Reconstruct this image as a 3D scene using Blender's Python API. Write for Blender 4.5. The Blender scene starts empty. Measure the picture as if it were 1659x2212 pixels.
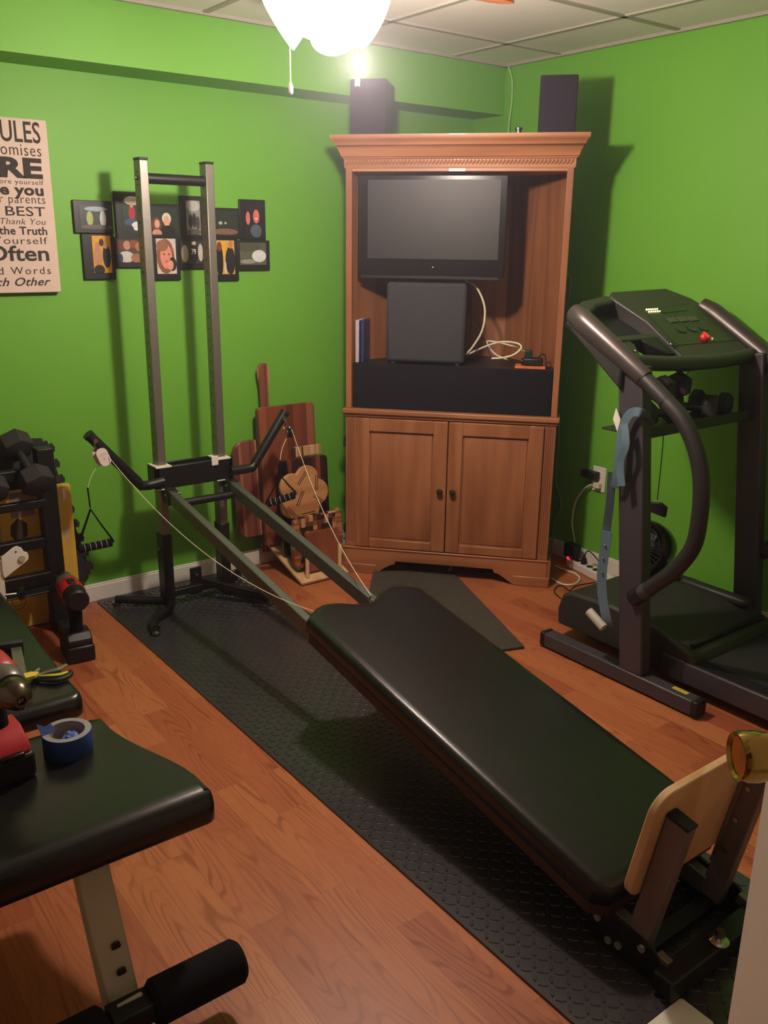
import bpy, bmesh, math, random
from mathutils import Vector, Matrix, Quaternion
random.seed(7)
PI = math.pi
C = bpy.context.scene.collection
SC = bpy.context.scene

# ------------------------------------------------------------------ camera
F, YAW, PIT, ROL = 1921.19, .6495, .2942, -.0126
CAM = Vector((-3.2403, -3.5657, 1.4851))
DV = Vector((math.sin(YAW)*math.cos(PIT), math.cos(YAW)*math.cos(PIT), -math.sin(PIT)))
RV = Vector((math.cos(YAW), -math.sin(YAW), 0)); UV = RV.cross(DV)
R2 = RV*math.cos(ROL) - UV*math.sin(ROL); U2 = UV*math.cos(ROL) + RV*math.sin(ROL)
cd = bpy.data.cameras.new('camera'); cam = bpy.data.objects.new('camera', cd); C.objects.link(cam)
cd.sensor_fit = 'HORIZONTAL'; cd.sensor_width = 36; cd.lens = 36*F/1659; cd.clip_start = .02
cam.matrix_world = Matrix(((R2.x, U2.x, -DV.x, CAM.x), (R2.y, U2.y, -DV.y, CAM.y), (R2.z, U2.z, -DV.z, CAM.z), (0, 0, 0, 1)))
SC.camera = cam
SC.view_settings.view_transform = 'Standard'; SC.view_settings.look = 'None'
SC.view_settings.gamma = 1; SC.view_settings.use_curve_mapping = False
SC.view_settings.exposure = 0.0
w = bpy.data.worlds.new('world'); SC.world = w; w.use_nodes = True
w.node_tree.nodes['Background'].inputs[0].default_value = (.9, .8, .7, 1)
w.node_tree.nodes['Background'].inputs[1].default_value = 0.01
vs = w.node_tree.nodes.new('ShaderNodeVolumeScatter'); vs.inputs['Color'].default_value = (.93, .9, 1, 1)  # thin lavender air haze, added to imitate lens glare around the lamp
vs.inputs['Density'].default_value = .012; vs.inputs['Anisotropy'].default_value = .72
w.node_tree.links.new(vs.outputs[0], w.node_tree.nodes['World Output'].inputs['Volume'])
LX, LY, LZ = -1.69, -1.385, 2.0
ld = bpy.data.lights.new('lamp_light', 'POINT'); ld.energy = 71; ld.color = (1, .845, .74); ld.shadow_soft_size = .05
lo = bpy.data.objects.new('lamp_light', ld); C.objects.link(lo); lo.location = (LX, LY, LZ-.045)

# measured points: where the sight line through a photo pixel meets a plane
def ray(x, y): return DV + R2*((x-829.5)/F) - U2*((y-1106)/F)
def onp(x, y, A, n):
    r = ray(x, y); n = Vector(n); return CAM + r*((Vector(A)-CAM).dot(n)/r.dot(n))
def PZ(x, y, z=0.): return onp(x, y, (0, 0, z), (0, 0, 1))
def PY(x, y, Y=0.): return onp(x, y, (0, Y, 0), (0, 1, 0))
def PX(x, y, X=0.): return onp(x, y, (X, 0, 0), (1, 0, 0))

# ------------------------------------------------------------------ materials
def lin(h):
    h = h.lstrip('#'); v = [int(h[i:i+2], 16)/255 for i in (0, 2, 4)]
    return tuple((c/12.92 if c <= .04045 else ((c+.055)/1.055)**2.4) for c in v) + (1,)
class NT:
    def __init__(s, name):
        s.m = bpy.data.materials.new(name); s.m.use_nodes = True
        s.n = s.m.node_tree.nodes; s.l = s.m.node_tree.links; s.b = s.n['Principled BSDF']
    def new(s, t, **k):
        n = s.n.new(t)
        for a, v in k.items():
            if a.startswith('i_'): n.inputs[a[2:].replace('_', ' ')].default_value = v
            else: setattr(n, a, v)
        return n
    def link(s, a, b): s.l.new(a, b)
    def coord(s, scale=(1, 1, 1), rot=(0, 0, 0), kind='Object'):
        t = s.new('ShaderNodeTexCoord'); m = s.new('ShaderNodeMapping')
        m.inputs['Scale'].default_value = scale; m.inputs['Rotation'].default_value = rot
        s.link(t.outputs[kind], m.inputs[0]); return m.outputs[0]
    def ramp(s, fac, stops):
        r = s.new('ShaderNodeValToRGB'); e = r.color_ramp.elements
        while len(e) < len(stops): e.new(.5)
        for i, (p, c) in enumerate(stops): e[i].position = p; e[i].color = c
        s.link(fac, r.inputs[0]); return r.outputs[0]
    def mix(s, f, a, b, mode='MIX'):
        m = s.new('ShaderNodeMix', data_type='RGBA', blend_type=mode)
        for i, v in ((0, f), (6, a), (7, b)):
            if isinstance(v, (int, float)): m.inputs[i].default_value = v
            elif isinstance(v, tuple): m.inputs[i].default_value = v
            else: s.link(v, m.inputs[i])
        return m.outputs[2]
    def math(s, op, a, b=0.):
        m = s.new('ShaderNodeMath', operation=op)
        for i, v in ((0, a), (1, b)):
            if isinstance(v, (int, float)): m.inputs[i].default_value = v
            else: s.link(v, m.inputs[i])
        return m.outputs[0]
    def bump(s, h, st, dist=.001):
        b = s.new('ShaderNodeBump'); b.inputs['Strength'].default_value = st; b.inputs['Distance'].default_value = dist
        s.link(h, b.inputs['Height']); s.link(b.outputs[0], s.b.inputs['Normal'])
MATS = {}
def plain(name, hexc, rough=.5, metal=0., var=.12, scale=20., bump=0., spec=.5, trans=0.):
    if name in MATS: return MATS[name]
    t = NT(name); c = lin(hexc); co = t.coord()
    n = t.new('ShaderNodeTexNoise'); n.inputs['Scale'].default_value = scale; n.inputs['Detail'].default_value = 4
    t.link(co, n.inputs['Vector'])
    d = tuple(v*(1-var) for v in c[:3]) + (1,); l = tuple(min(1, v*(1+var)) for v in c[:3]) + (1,)
    t.link(t.mix(n.outputs[0], d, l), t.b.inputs['Base Color'])
    t.b.inputs['Roughness'].default_value = rough; t.b.inputs['Metallic'].default_value = metal
    t.b.inputs['Specular IOR Level'].default_value = spec
    if trans: t.b.inputs['Transmission Weight'].default_value = trans
    if bump: t.bump(n.outputs[0], bump)
    MATS[name] = t.m; return t.m
def emis(name, hexc, st):
    t = NT(name); t.b.inputs['Base Color'].default_value = lin(hexc)
    t.b.inputs['Emission Color'].default_value = lin(hexc); t.b.inputs['Emission Strength'].default_value = st
    return t.m
def wood(name, c1, c2, axis='z', rough=.42, scale=1., contrast=1., coat=.1):
    t = NT(name); s = {'x': (1.2, 14, 14), 'y': (14, 1.2, 14), 'z': (14, 14, 1.2)}[axis]
    co = t.coord(tuple(v*scale for v in s))
    n = t.new('ShaderNodeTexNoise', i_Scale=1.3, i_Detail=6., i_Roughness=.6); t.link(co, n.inputs['Vector'])
    n2 = t.new('ShaderNodeTexNoise', i_Scale=.35, i_Detail=2.); t.link(co, n2.inputs['Vector'])
    f = t.math('SINE', t.math('MULTIPLY', n2.outputs[0], 40.)); f = t.math('ADD', t.math('MULTIPLY', f, .12), n.outputs[0])
    t.link(t.ramp(f, [(.3, lin(c2)), (.65, lin(c1))]), t.b.inputs['Base Color'])
    t.b.inputs['Roughness'].default_value = rough; t.b.inputs['Coat Weight'].default_value = coat
    t.bump(n.outputs[0], .15); MATS[name] = t.m; return t.m
def stripes(name, cols, axis, width, rough=.35, coat=.3):
    "laminated strips of several woods side by side"
    t = NT(name); co = t.coord(); sp = t.new('ShaderNodeSeparateXYZ'); t.link(co, sp.inputs[0])
    v = t.math('FLOOR', t.math('DIVIDE', sp.outputs[axis], width))
    wn = t.new('ShaderNodeTexWhiteNoise', noise_dimensions='1D'); t.link(v, wn.inputs['W'])
    st = [(i/len(cols), lin(c)) for i, c in enumerate(cols)]
    col = t.ramp(wn.outputs['Value'], st); t.n[-1] if False else None
    for nd in t.n:
        if nd.bl_idname == 'ShaderNodeValToRGB': nd.color_ramp.interpolation = 'CONSTANT'
    g = t.new('ShaderNodeTexNoise', i_Scale=9., i_Detail=5.); c2 = t.coord((6, 6, .8)); t.link(c2, g.inputs['Vector'])
    t.link(t.mix(.35, col, t.mix(g.outputs[0], (.1, .05, .03, 1), (1, .9, .8, 1)), 'MULTIPLY'), t.b.inputs['Base Color'])
    t.b.inputs['Roughness'].default_value = rough; t.b.inputs['Coat Weight'].default_value = coat
    return t.m

def floor_mat():
    t = NT('laminate_floor'); tc = t.new('ShaderNodeTexCoord'); sp = t.new('ShaderNodeSeparateXYZ'); t.link(tc.outputs['Object'], sp.inputs[0])
    cb = t.new('ShaderNodeCombineXYZ'); t.link(sp.outputs[1], cb.inputs[0]); t.link(sp.outputs[0], cb.inputs[1])
    br = t.new('ShaderNodeTexBrick', offset=.37, squash=1.); t.link(cb.outputs[0], br.inputs['Vector'])
    for k, v in (('Scale', 1.), ('Brick Width', .52), ('Row Height', .092), ('Mortar Size', .0007), ('Mortar Smooth', .1), ('Bias', 0.)): br.inputs[k].default_value = v
    br.inputs['Color1'].default_value = (0, 0, 0, 1); br.inputs['Color2'].default_value = (1, 1, 1, 1); br.inputs['Mortar'].default_value = (.5, .5, .5, 1)
    rnd = t.math('MULTIPLY', br.outputs['Color'], 13.)
    vx = t.math('MULTIPLY', sp.outputs[0], 5.5); vy = t.math('MULTIPLY', sp.outputs[1], .75)
    c2 = t.new('ShaderNodeCombineXYZ'); t.link(vx, c2.inputs[0]); t.link(t.math('ADD', vy, rnd), c2.inputs[1]); t.link(rnd, c2.inputs[2])
    n = t.new('ShaderNodeTexNoise', i_Scale=1.9, i_Detail=1.5, i_Roughness=.4); t.link(c2.outputs[0], n.inputs['Vector'])
    ring = t.math('SINE', t.math('MULTIPLY', n.outputs[0], 125.))
    fine = t.new('ShaderNodeTexNoise', i_Scale=26., i_Detail=4.); c3 = t.new('ShaderNodeCombineXYZ')
    t.link(t.math('MULTIPLY', sp.outputs[0], 6.), c3.inputs[0]); t.link(t.math('MULTIPLY', sp.outputs[1], .35), c3.inputs[1]); t.link(rnd, c3.inputs[2]); t.link(c3.outputs[0], fine.inputs['Vector'])
    base = t.ramp(br.outputs['Color'], [(0, lin('#a05838')), (.5, lin('#ae6641')), (1, lin('#b87247'))])
    dark = t.mix(1., base, (.66, .54, .47, 1), 'MULTIPLY')
    rf = t.ramp(ring, [(.30, (0, 0, 0, 1)), (.95, (1, 1, 1, 1))])
    big = t.new('ShaderNodeTexNoise', i_Scale=2.2, i_Detail=2.); t.link(c2.outputs[0], big.inputs['Vector'])
    rf2 = t.mix(1., rf, t.ramp(big.outputs[0], [(.42, (.15, .15, .15, 1)), (.62, (1, 1, 1, 1))]), 'MULTIPLY')
    c = t.mix(rf2, base, dark)
    c = t.mix(t.ramp(fine.outputs[0], [(.5, (0, 0, 0, 1)), (.75, (.55, .55, .55, 1))]), c, dark)
    c = t.mix(t.math('MULTIPLY', br.outputs['Fac'], .6), c, lin('#7d4824'))
    t.link(c, t.b.inputs['Base Color']); t.b.inputs['Roughness'].default_value = .42
    t.b.inputs['Specular IOR Level'].default_value = .4
    t.bump(t.math('SUBTRACT', 1., br.outputs['Fac']), .25, .0008)
    return t.m
def wall_mat():
    t = NT('green_wall_paint'); co = t.coord()
    n = t.new('ShaderNodeTexNoise', i_Scale=260., i_Detail=3.); t.link(co, n.inputs['Vector'])
    n2 = t.new('ShaderNodeTexNoise', i_Scale=2., i_Detail=3.); t.link(co, n2.inputs['Vector'])
    t.link(t.mix(n2.outputs[0], lin('#66a930'), lin('#6fb338')), t.b.inputs['Base Color'])
    t.b.inputs['Roughness'].default_value = .55; t.bump(n.outputs[0], .25, .0006); return t.m
def ceil_mat():
    t = NT('ceiling_tile_white'); co = t.coord()
    n = t.new('ShaderNodeTexNoise', i_Scale=150., i_Detail=5.); t.link(co, n.inputs['Vector'])
    t.link(t.ramp(n.outputs[0], [(.3, lin('#e6ddd6')), (.6, lin('#f0e9e2'))]), t.b.inputs['Base Color'])
    t.b.inputs['Roughness'].default_value = .9; t.bump(n.outputs[0], .5, .002); return t.m
M_floor = floor_mat(); M_wall = wall_mat(); M_ceil = ceil_mat()
M_white = plain('white_trim_paint', '#e9e3da', .45, var=.03)
M_grid = plain('ceiling_grid_white', '#a8a296', .5, var=.03)
M_oak = wood('armoire_maple', '#a56c46', '#8c5636', 'z', coat=.05)
M_oakx = wood('armoire_maple_rail', '#ae734c', '#965f3e', 'x', coat=.05)
M_oakd = wood('armoire_groove', '#7a4526', '#683a1f', 'z')
M_blk = plain('black_plastic', '#17161a', .45, spec=.4)
M_blkg = plain('black_gloss', '#121114', .18)
M_cloth = plain('black_speaker_cloth', '#1d1c22', .95, bump=.6, scale=900, spec=.1)
M_spk = plain('glare_tinted_grille_cloth', '#2b2631', .95, bump=.5, scale=700, spec=.15)  # black cloth; the purple cast of lamp glare is put into its colour
M_steelb = plain('black_powder_coat', '#121214', .42, bump=.05, scale=200)
M_steel = plain('brushed_grey_steel', '#8b867e', .38, metal=.75, var=.15, scale=60)
M_rail = plain('grey_rail_steel', '#6e706b', .4, metal=.6, var=.1, scale=60)
M_chrome = plain('chrome', '#c9c7c2', .15, metal=1., var=.02)
M_vinyl = plain('black_vinyl', '#121112', .30, bump=.25, scale=220, var=.2, spec=.5)
M_vinyl2 = plain('black_bench_vinyl', '#151415', .25, bump=.12, scale=260, var=.15)
M_board = plain('dark_brown_board_base', '#3a2420', .6)
M_rub = plain('dark_rubber', '#26262a', .7, bump=.3, scale=300)
M_ply = wood('pale_plywood', '#dcb88a', '#c79f6e', 'z', contrast=.4, rough=.5)
M_plye = stripes('plywood_edge', ['#c98f5c', '#d9a878', '#b97a4a', '#cf9a68'], 1, .003)
M_wht = plain('white_plastic', '#e6e0d4', .4, var=.03)
M_tread = plain('treadmill_grey', '#474249', .45, metal=.25, var=.08)
M_treadd = plain('treadmill_dark_plastic', '#2c2b2a', .5, var=.1, bump=.1, scale=300)
M_belt = plain('treadmill_belt', '#1e1e20', .8, bump=.3, scale=500)
M_foam = plain('black_foam', '#16151a', .9, bump=.4, scale=400, spec=.15)
M_bench = plain('beige_bench_steel', '#bdb7a2', .42, metal=.2, var=.06)
M_red = plain('red_tool_plastic', '#b3242c', .4)
M_redk = plain('red_key', '#d8302c', .35)
M_brass = plain('polished_brass', '#b59a55', .12, metal=1., var=.04)
M_yel = plain('yellow_carton', '#dcb246', .55)
M_cable = plain('white_cable', '#dcd6b8', .5)
M_bluegrey = plain('grey_blue_band', '#5f7888', .55, var=.15, scale=15)
M_hex = plain('dumbbell_rubber', '#2b292b', .65, bump=.3, scale=200)

# ------------------------------------------------------------------ mesh helpers
def bm_(): return bmesh.new()
def box(bm, x0, x1, y0, y1, z0, z1, M=None):
    vs = [Vector((x, y, z)) for z in (z0, z1) for y in (y0, y1) for x in (x0, x1)]
    if M: vs = [M @ v for v in vs]
    v = [bm.verts.new(p) for p in vs]
    for f in ((0, 2, 3, 1), (4, 5, 7, 6), (0, 1, 5, 4), (2, 6, 7, 3), (0, 4, 6, 2), (1, 3, 7, 5)): bm.faces.new([v[i] for i in f])
    return bm
def beam(bm, p0, p1, wd, ht, up=(0, 0, 1)):
    p0 = Vector(p0); p1 = Vector(p1); d = (p1-p0); L = d.length; d.normalize(); up = Vector(up)
    s = d.cross(up).normalized(); u = s.cross(d)
    M = Matrix(((s.x, d.x, u.x, p0.x), (s.y, d.y, u.y, p0.y), (s.z, d.z, u.z, p0.z), (0, 0, 0, 1)))
    return box(bm, -wd/2, wd/2, 0, L, -ht/2, ht/2, M)
def smooth_pts(pts, n=6):
    pts = [Vector(p) for p in pts]; out = []
    P = [pts[0]] + pts + [pts[-1]]
    for i in range(1, len(P)-2):
        for k in range(n):
            t = k/n; a, b, c, d = P[i-1], P[i], P[i+1], P[i+2]
            out.append(.5*((2*b)+(c-a)*t+(2*a-5*b+4*c-d)*t*t+(3*b-a-3*c+d)*t**3))
    out.append(pts[-1]); return out
def tube(bm, pts, r, seg=12, smooth=0, flat=1.):
    if smooth: 
        n0 = len(pts); 
        if isinstance(r, (list, tuple)):
            rr = []
            for i in range(n0-1):
                for k in range(smooth): rr.append(r[i]+(r[i+1]-r[i])*k/smooth)
            rr.append(r[-1]); r = rr
        pts = smooth_pts(pts, smooth)
    pts = [Vector(p) for p in pts]; n = len(pts); rings = []
    t0 = (pts[1]-pts[0]).normalized(); a = Vector((0, 0, 1)) if abs(t0.z) < .9 else Vector((1, 0, 0))
    nx = t0.cross(a).normalized()
    for i, p in enumerate(pts):
        t = ((pts[min(i+1, n-1)]-pts[max(i-1, 0)])).normalized()
        nx = (nx - t*nx.dot(t)).normalized(); ny = t.cross(nx)
        ri = r[i] if isinstance(r, (list, tuple)) else r
        rings.append([bm.verts.new(p + nx*math.cos(2*PI*k/seg)*ri + ny*math.sin(2*PI*k/seg)*ri*flat) for k in range(seg)])
    for a, b in zip(rings, rings[1:]):
        for k in range(seg): bm.faces.new((a[k], a[(k+1) % seg], b[(k+1) % seg], b[k]))
    bm.faces.new(rings[0][::-1]); bm.faces.new(rings[-1]); return bm
def lathe(bm, prof, M=None, seg=24, cap=True):
    M = M or Matrix(); rings = []
    for r, z in prof: rings.append([bm.verts.new(M @ Vector((r*math.cos(2*PI*k/seg), r*math.sin(2*PI*k/seg), z))) for k in range(seg)])
    for a, b in zip(rings, rings[1:]):
        for k in range(seg): bm.faces.new((a[k], a[(k+1) % seg], b[(k+1) % seg], b[k]))
    if cap: bm.faces.new(rings[0][::-1]); bm.faces.new(rings[-1])
    return bm
def axis_m(o, d):
    q = Vector(d).normalized().to_track_quat('Z', 'Y'); return Matrix.Translation(Vector(o)) @ q.to_matrix().to_4x4()
def cyl(bm, p0, p1, r, seg=20):
    p0 = Vector(p0); p1 = Vector(p1); return lathe(bm, [(r, 0), (r, (p1-p0).length)], axis_m(p0, p1-p0), seg)
def prism(bm, poly, h0, h1, M=None):
    M = M or Matrix(); a = [bm.verts.new(M @ Vector((x, y, h0))) for x, y in poly]; b = [bm.verts.new(M @ Vector((x, y, h1))) for x, y in poly]
    n = len(poly); bm.faces.new(a[::-1]); bm.faces.new(b)
    for i in range(n): bm.faces.new((a[i], a[(i+1) % n], b[(i+1) % n], b[i]))
    return bm
def rrect(x0, x1, y0, y1, r, n=5):
    out = []
    for cx, cy, a0 in ((x1-r, y1-r, 0), (x0+r, y1-r, 90), (x0+r, y0+r, 180), (x1-r, y0+r, 270)):
        for k in range(n+1):
            a = math.radians(a0+90*k/n); out.append((cx+r*math.cos(a), cy+r*math.sin(a)))
    return out
def frame_m(o, x, y, z):
    x = Vector(x); y = Vector(y); z = Vector(z); o = Vector(o)
    return Matrix(((x.x, y.x, z.x, o.x), (x.y, y.y, z.y, o.y), (x.z, y.z, z.z, o.z), (0, 0, 0, 1)))
WALLY = frame_m((0, 0, 0), (1, 0, 0), (0, 0, 1), (0, -1, 0))   # local (x,z,height off wall)
TM = {}
def thing(name, label, cat, loc=(0, 0, 0), rotz=0, group=None):
    o = bpy.data.objects.new(name, None); C.objects.link(o); o.location = loc; o.rotation_euler = (0, 0, rotz)
    o.empty_display_size = .05; o['label'] = label; o['category'] = cat
    if group: o['group'] = group
    TM[o] = Matrix.Translation(Vector(loc)) @ Matrix.Rotation(rotz, 4, 'Z'); return o
def tag(o, label, cat, group=None):
    o['label'] = label; o['category'] = cat
    if group: o['group'] = group
    return o
def obj(name, bm, mat, parent=None, bev=0., label=None, local=False, org=None, seg=2):
    bmesh.ops.recalc_face_normals(bm, faces=bm.faces)
    me = bpy.data.meshes.new(name); bm.to_mesh(me); bm.free()
    me.materials.append(mat)
    M = Matrix()
    if parent and not local: M = TM[parent].inverted()
    if local and not parent: pass
    me.transform(M)
    # each mesh gets its own origin at its centre (low side)
    co = [v.co for v in me.vertices]; lo_ = Vector([min(c[i] for c in co) for i in range(3)]); hi = Vector([max(c[i] for c in co) for i in range(3)])
    o = bpy.data.objects.new(name, me); C.objects.link(o)
    cen = Vector(((lo_.x+hi.x)/2, (lo_.y+hi.y)/2, lo_.z)) if org is None else Vector(org)
    me.transform(Matrix.Translation(-cen)); o.location = cen
    TM[o] = (TM[parent] if parent else Matrix()) @ Matrix.Translation(cen)
    if parent: o.parent = parent
    for p in me.polygons: p.use_smooth = True
    me.set_sharp_from_angle(angle=math.radians(38))
    if bev:
        b = o.modifiers.new('bevel', 'BEVEL'); b.width = bev; b.segments = seg; b.limit_method = 'ANGLE'; b.angle_limit = math.radians(40); b.harden_normals = False
    if label: o['label'] = label
    return o
def struct(name, bm, mat, parent=None, bev=0.):
    o = obj(name, bm, mat, parent, bev, org=(0, 0, 0) if not parent else None)
    if not parent: o['kind'] = 'structure'
    return o
def text_bm(s, bold=0., shear=0., spacing=1.):
    cu = bpy.data.curves.new('lettering', 'FONT'); cu.body = s; cu.offset = bold; cu.shear = shear; cu.space_character = spacing; cu.resolution_u = 3
    to = bpy.data.objects.new('lettering', cu); C.objects.link(to); bpy.context.view_layer.update()
    me = bpy.data.meshes.new_from_object(to.evaluated_get(bpy.context.evaluated_depsgraph_get()))
    bpy.data.objects.remove(to); bpy.data.curves.remove(cu)
    bm = bm_(); bm.from_mesh(me); bpy.data.meshes.remove(me); return bm
def text_w(s, bold=0., shear=0., spacing=1.):
    b = text_bm(s, bold, shear, spacing); xs = [v.co.x for v in b.verts]; ys = [v.co.y for v in b.verts]; r = (min(xs), max(xs), min(ys), max(ys)); b.free(); return r

# ------------------------------------------------------------------ the room
H = 2.293; SZ = 2.075; SD = .212; XL = -4.35; YB = -3.9
struct('floor', box(bm_(), XL, 0, YB-1.2, 0, -.05, 0), M_floor)
struct('ceiling', box(bm_(), XL, 0, YB-1.2, 0, H, H+.05), M_ceil)
struct('wall_left', box(bm_(), XL, 0, 0, .1, 0, H), M_wall)
struct('wall_right', box(bm_(), 0, .1, YB-1.2, .1, 0, H), M_wall)
struct('wall_far_side', box(bm_(), XL-.1, XL, YB-1.2, .1, 0, H), plain('pale_pink_wall_paint', '#d6c2b6', .7, var=.03))
b = bm_(); box(b, -2.68, 0, YB-.1, YB, 0, H); box(b, XL, -3.62, YB-.1, YB, 0, H); box(b, -3.62, -2.68, YB-.1, YB, 2.05, H)
M_beige = plain('pale_pink_wall_paint', '#d6c2b6', .7, var=.03)
struct('wall_back', b, M_beige)
struct('wall_hallway', box(bm_(), XL, 0, YB-1.3, YB-1.2, 0, H), M_beige)
b = bm_(); box(b, XL, 0, -SD, 0, SZ, H); struct('trim_1', b, M_wall)          # boxed soffit along the left wall
b = bm_(); box(b, -3.62, -3.56, YB-.11, YB+.012, 0, 2.05); box(b, -2.74, -2.68, YB-.11, YB+.012, 0, 2.05); box(b, -3.62, -2.68, YB-.11, YB+.012, 2.05, 2.11)
struct('trim_2', b, M_white, bev=.003)
b = bm_(); box(b, XL, -.0, -.014, 0, 0, .07); box(b, XL, 0, -.009, 0, .07, .078); struct('baseboard_left', b, M_white, bev=.003)
b = bm_(); box(b, -.014, 0, YB, 0, 0, .07); box(b, -.009, 0, YB, 0, .07, .078); struct('baseboard_right', b, M_white, bev=.003)
b = bm_()
for k in range(-1, 8):
    x = -.344-.61*k
    if -.02 > x > XL: box(b, x-.012, x+.012, YB-1.2, -SD, H-.006, H+.004)
for k in range(0, 8):
    y = -.564-.61*k
    if y > YB-1.2: box(b, XL, 0, y-.012, y+.012, H-.006, H+.004)
box(b, -.02, 0, YB, -SD, H-.012, H); box(b, XL, 0, -SD-.02, -SD, H-.012, H)
struct('trim_3', b, M_grid)

# door swung open towards the camera, brass knob
E0 = onp(1617, 1926, CAM + Vector((DV.x, DV.y, 0)).normalized()*.93, (DV.x, DV.y, 0)); E0.z = 0
dd = Vector((-.44, -.63, 0)).normalized(); dn = Vector((-dd.y*-1, -dd.x, 0)); dn = Vector((dd.y, -dd.x, 0))
if dn.dot(R2) > 0: dn = -dn
DM = frame_m(E0, dd, dn, (0, 0, 1)) if dd.cross(dn).z > 0 else frame_m(E0, dd, dn, (0, 0, 1))
b = bm_(); box(b, 0, .76, -.035, 0, .01, 2.03, DM); dr = struct('door_1', b, plain('white_door_paint', '#f4eae6', .5, var=.02))
kb = bm_(); kx, kz = .062, .945
KM = DM @ axis_m((kx, 0, kz), (0, 1, 0))
lathe(kb, [(.0, 0), (.033, 0), (.034, .004), (.027, .010), (.014, .014), (.013, .022), (.020, .028), (.0265, .038), (.0285, .052), (.0285, .066), (.0265, .072), (.025, .0725), (.022, .069), (.0, .0685)], KM, 40, cap=False)
obj('door_knob', kb, M_brass, dr, label='polished brass door knob')

# ------------------------------------------------------------------ ceiling fan with lamp
FX, FY = -1.775, -1.355
fan = thing('ceiling_fan', 'ceiling fan with reddish wood blades and a glaring white light kit', 'ceiling fan', (FX, FY, H))
b = bm_(); lathe(b, [(.0, H), (.075, H), (.075, H-.03), (.03, H-.05), (.03, H-.07)], None, 28, False)
for v in b.verts: v.co += Vector((FX, FY, 0))
obj('canopy', b, M_white, fan)
b = bm_(); lathe(b, [(.0, 2.25), (.10, 2.25), (.125, 2.235), (.125, 2.185), (.09, 2.165), (.055, 2.155), (.05, 2.12), (.0, 2.12)], Matrix.Translation((FX, FY, 0)), 36, False)
obj('motor_housing', b, M_white, fan)
M_blade = wood('fan_blade_cherry', '#b5603c', '#9a4c2e', 'x', coat=.3)
for k in range(5):
    a = math.radians(-5.6+72*k); M = Matrix.Translation((FX, FY, 2.172)) @ Matrix.Rotation(a, 4, 'Z') @ Matrix.Rotation(math.radians(10), 4, 'X')
    b = prism(bm_(), [(.17, -.05), (.50, -.064), (.585, -.057), (.61, -.03), (.618, 0), (.61, .03), (.585, .057), (.50, .064), (.17, .05)], -.004, .004, M)
    bl = obj('blade', b, M_blade, fan, bev=.002)
    b = bm_(); beam(b, M @ Vector((.09, 0, -.006)), M @ Vector((.22, 0, -.006)), .03, .006); obj('blade_bracket', b, M_brass, bl)
M_glow = emis('glowing_glass', '#fff2e0', 9.)
for k in range(4):
    a = math.radians(45+90*k); d = Vector((math.cos(a), math.sin(a), -.62)).normalized(); o = Vector((FX, FY, 2.125)) + d*.03
    b = bm_(); lathe(b, [(.018, .0), (.036, .014), (.056, .05), (.062, .09), (.074, .125), (.072, .126), (.057, .088), (.034, .026), (.0, .016)], axis_m(o, d), 24, False)
    obj('glass_shade', b, M_glow, fan)
b = bm_(); bmesh.ops.create_uvsphere(b, u_segments=20, v_segments=12, radius=.028, matrix=Matrix.Translation((FX, FY, 2.08))); obj('bulb', b, M_glow, fan)
for (q, z0) in (((628, 205), 0), ((772, 190), 0)):
    e = onp(q[0], q[1], (FX, FY, 2), (DV.x, DV.y, 0)); 
    b = bm_(); s = Vector((FX+(e.x-FX)*.35, FY+(e.y-FY)*.35, 2.09))
    tube(b, [s, Vector((e.x, e.y, 2.06)), e+Vector((0, 0, .03))], .0016, 6); lathe(b, [(.001, 0), (.006, .004), (.007, .02), (.002, .032)], Matrix.Translation(e), 10)
    obj('pull_chain', b, M_white, fan)

# ------------------------------------------------------------------ wall pieces
sg = thing('wall_sign', 'cream canvas sign of family rules in mixed black lettering', 'sign', (-2.35, 0, 1.29))
obj('canvas', box(bm_(), -2.60, -2.118, -.032, -.004, 1.289, 1.894), plain('cream_canvas', '#dcc6b8', .8, var=.05, scale=12), sg, bev=.003)
M_ink = plain('sign_ink', '#3a332f', .8)
def sy(zx, zy): return PY(zx/5.53, 240+zy/5.53, -.033)
SIGN = [('RULES', 'ULES', 15, 490, 385, 140, .01, 0, 1.), ('promises', 'omises', 15, 497, 545, 455, -.004, 0, 1.1), ('SHARE', 'RE', 0, 515, 800, 570, .045, 0, 1.),
        ('before yourself', 'ore yourself', 0, 522, 885, 828, -.006, 0, 1.1), ('Love you', 'e you', 5, 525, 1010, 925, .035, 0, 1.05), ('your parents', 'r parents', 0, 545, 1110, 1045, -.006, 0, 1.1),
        ('your BEST', 'BEST', 72, 547, 1258, 1150, .004, 0, 1.), ('Thank You', 'Thank You', 10, 552, 1360, 1290, -.006, .25, 1.05), ('the Truth', 'the Truth', -5, 567, 1478, 1385, .022, 0, 1.05),
        ('Yourself', 'ourself', 48, 570, 1590, 1510, -.004, 0, 1.1), ('Often', 'ften', 105, 592, 1785, 1610, .018, 0, 1.), ('Kind Words', 'Words', 132, 610, 1945, 1860, .0, 0, 1.25), ('Each Other', 'ch Other', -40, 610, 2080, 1985, .014, .35, 1.05)]
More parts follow.
